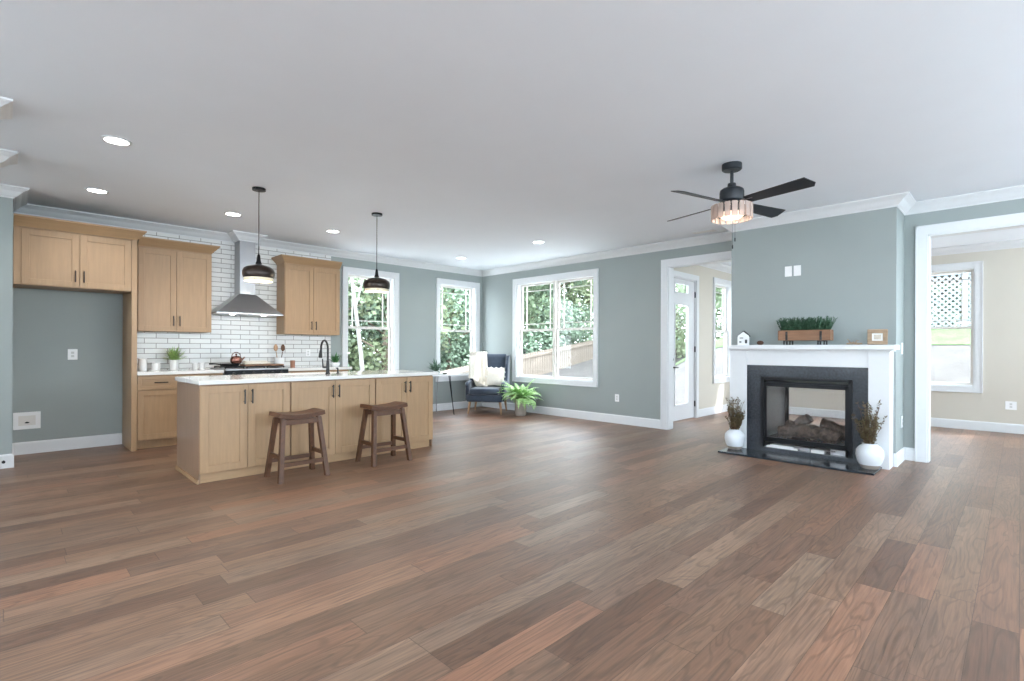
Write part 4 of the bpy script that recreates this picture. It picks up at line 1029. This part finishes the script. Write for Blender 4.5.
# trees
def tree_mesh(seed, h, rad, n, m, low):
    rnd = random.Random(seed); b = MB()
    blobs = []
    for k in range(16):
        a_ = rnd.uniform(0, 2 * PI); rr = rad * math.sqrt(rnd.random()) * .8; z = low + (h - low) * rnd.random()
        blobs.append((Vector((rr * math.cos(a_), rr * math.sin(a_), z)), rnd.uniform(.45, .8) * rad * .75))
    for k in range(n):
        c, r_ = rnd.choice(blobs); d = Vector((rnd.gauss(0, 1), rnd.gauss(0, 1), rnd.gauss(0, 1))).normalized() * r_ * rnd.uniform(.55, 1.05); p = c + d
        e = Vector((rnd.uniform(-1, 1), rnd.uniform(-1, 1), rnd.uniform(-1, 1))).normalized(); f_ = e.orthogonal().normalized(); L_ = rnd.uniform(.12, .25)
        b.face([p, p + e * L_ * .5 + f_ * L_ * .35, p + e * L_, p + e * L_ * .5 - f_ * L_ * .35])
    return b
protos = []
for i, (h, rad, n, low) in enumerate(((5.6, 2.3, 10500, .3), (6.4, 2.1, 10500, .5), (5.0, 2.6, 10500, .2))):
    t = thing('tree', '', 'tree', (0, 0, 0), 0, 'trees beyond the yard')
    rnd = random.Random(i + 40); tk = MB()
    tk.tube([(0, 0, -.5), (.1, .05, h * .3), (-.05, .1, h * .6), (.05, 0, h * .92)], [.16, .13, .09, .03], 8)
    for k in range(8):
        a_ = k * 2.4; z = h * (.2 + .08 * k); tk.tube([(0, 0, z), (math.cos(a_) * rad * .35, math.sin(a_) * rad * .35, z + .5), (math.cos(a_) * rad * .7, math.sin(a_) * rad * .7, z + .8)], [.05, .035, .015], 6)
    tk.build('trunk', BARK, t); tree_mesh(i + 3, h, rad, n, None, low).build('foliage', LEAF[i], t); protos.append(t)
kinds = ['pale green broad', 'tall mid green', 'low bluish green bushy']
spots = []
rnd = random.Random(77)
for k, (ang, dist) in enumerate([(82, 14), (77, 19), (73, 15.5), (69, 20), (65.5, 16.5), (62, 21.5), (59, 18.5), (55.5, 23), (52, 20), (48, 24), (45, 21), (41.5, 24), (38.5, 20.5), (35, 24), (31, 19), (27.5, 23), (24, 20), (20, 23), (15, 25), (9.5, 24), (4.5, 26), (-1, 25), (-7, 26), (67, 26), (57, 28), (43, 29), (50, 30), (74, 25)]):
    a_ = math.radians(ang)
    if ang > 30: dist = max(dist, 16.6 / math.sin(a_))
    spots.append((dist * math.cos(a_), dist * math.sin(a_), k % 3, k))
where = {0: 'left kitchen window', 1: 'left kitchen window', 2: 'left kitchen window', 3: 'left kitchen window', 4: 'left kitchen window'}
used = [False] * 3
order = sorted(range(len(spots)), key=lambda i: spots[i][0] and -math.atan2(spots[i][1], spots[i][0]))
def place_word(ang):
    if ang > 67: return 'seen through the kitchen window'
    if ang > 57.5: return 'between the views of both kitchen windows'
    if ang > 50: return 'seen through the corner window behind the armchair'
    if ang > 33: return 'seen through the double window'
    if ang > 22: return 'seen through the glazed door'
    return 'beyond the lattice deck'
cnt = {}
for (x, y, kd, k) in spots:
    ang = math.degrees(math.atan2(y, x)); w_ = place_word(ang); key = w_; cnt[key] = cnt.get(key, 0) + 1
    ordw = ['leftmost', 'second from left', 'third from left', 'fourth from left', 'fifth from left', 'sixth from left', 'farther back', 'farthest back']
    lab = '%s tree %s, %s' % (kinds[kd], w_, ordw[min(cnt[key] - 1, 7)])
    loc = (x, y, gz(x, y)); rz = rnd.uniform(0, 6.28)
    if not used[kd]:
        protos[kd].location = loc; protos[kd].rotation_euler = (0, 0, rz); protos[kd]['label'] = lab; used[kd] = True
    else: dup(protos[kd], loc, rz, lab)
t = tag(MB().tube([(6.4, 11.6, -.4), (6.27, 11.6, 1.0), (6.03, 11.65, 3.0), (5.8, 11.7, 6)], [.062, .052, .042, .03], 12).tube([(6.13, 11.62, 2.2), (6.5, 11.7, 3.4), (6.6, 11.7, 4.6)], [.025, .02, .012], 8).build('bare_tree', BIRCH, smooth=True), 'pale leaning bare tree trunk outside the kitchen window behind the pendant', 'tree')
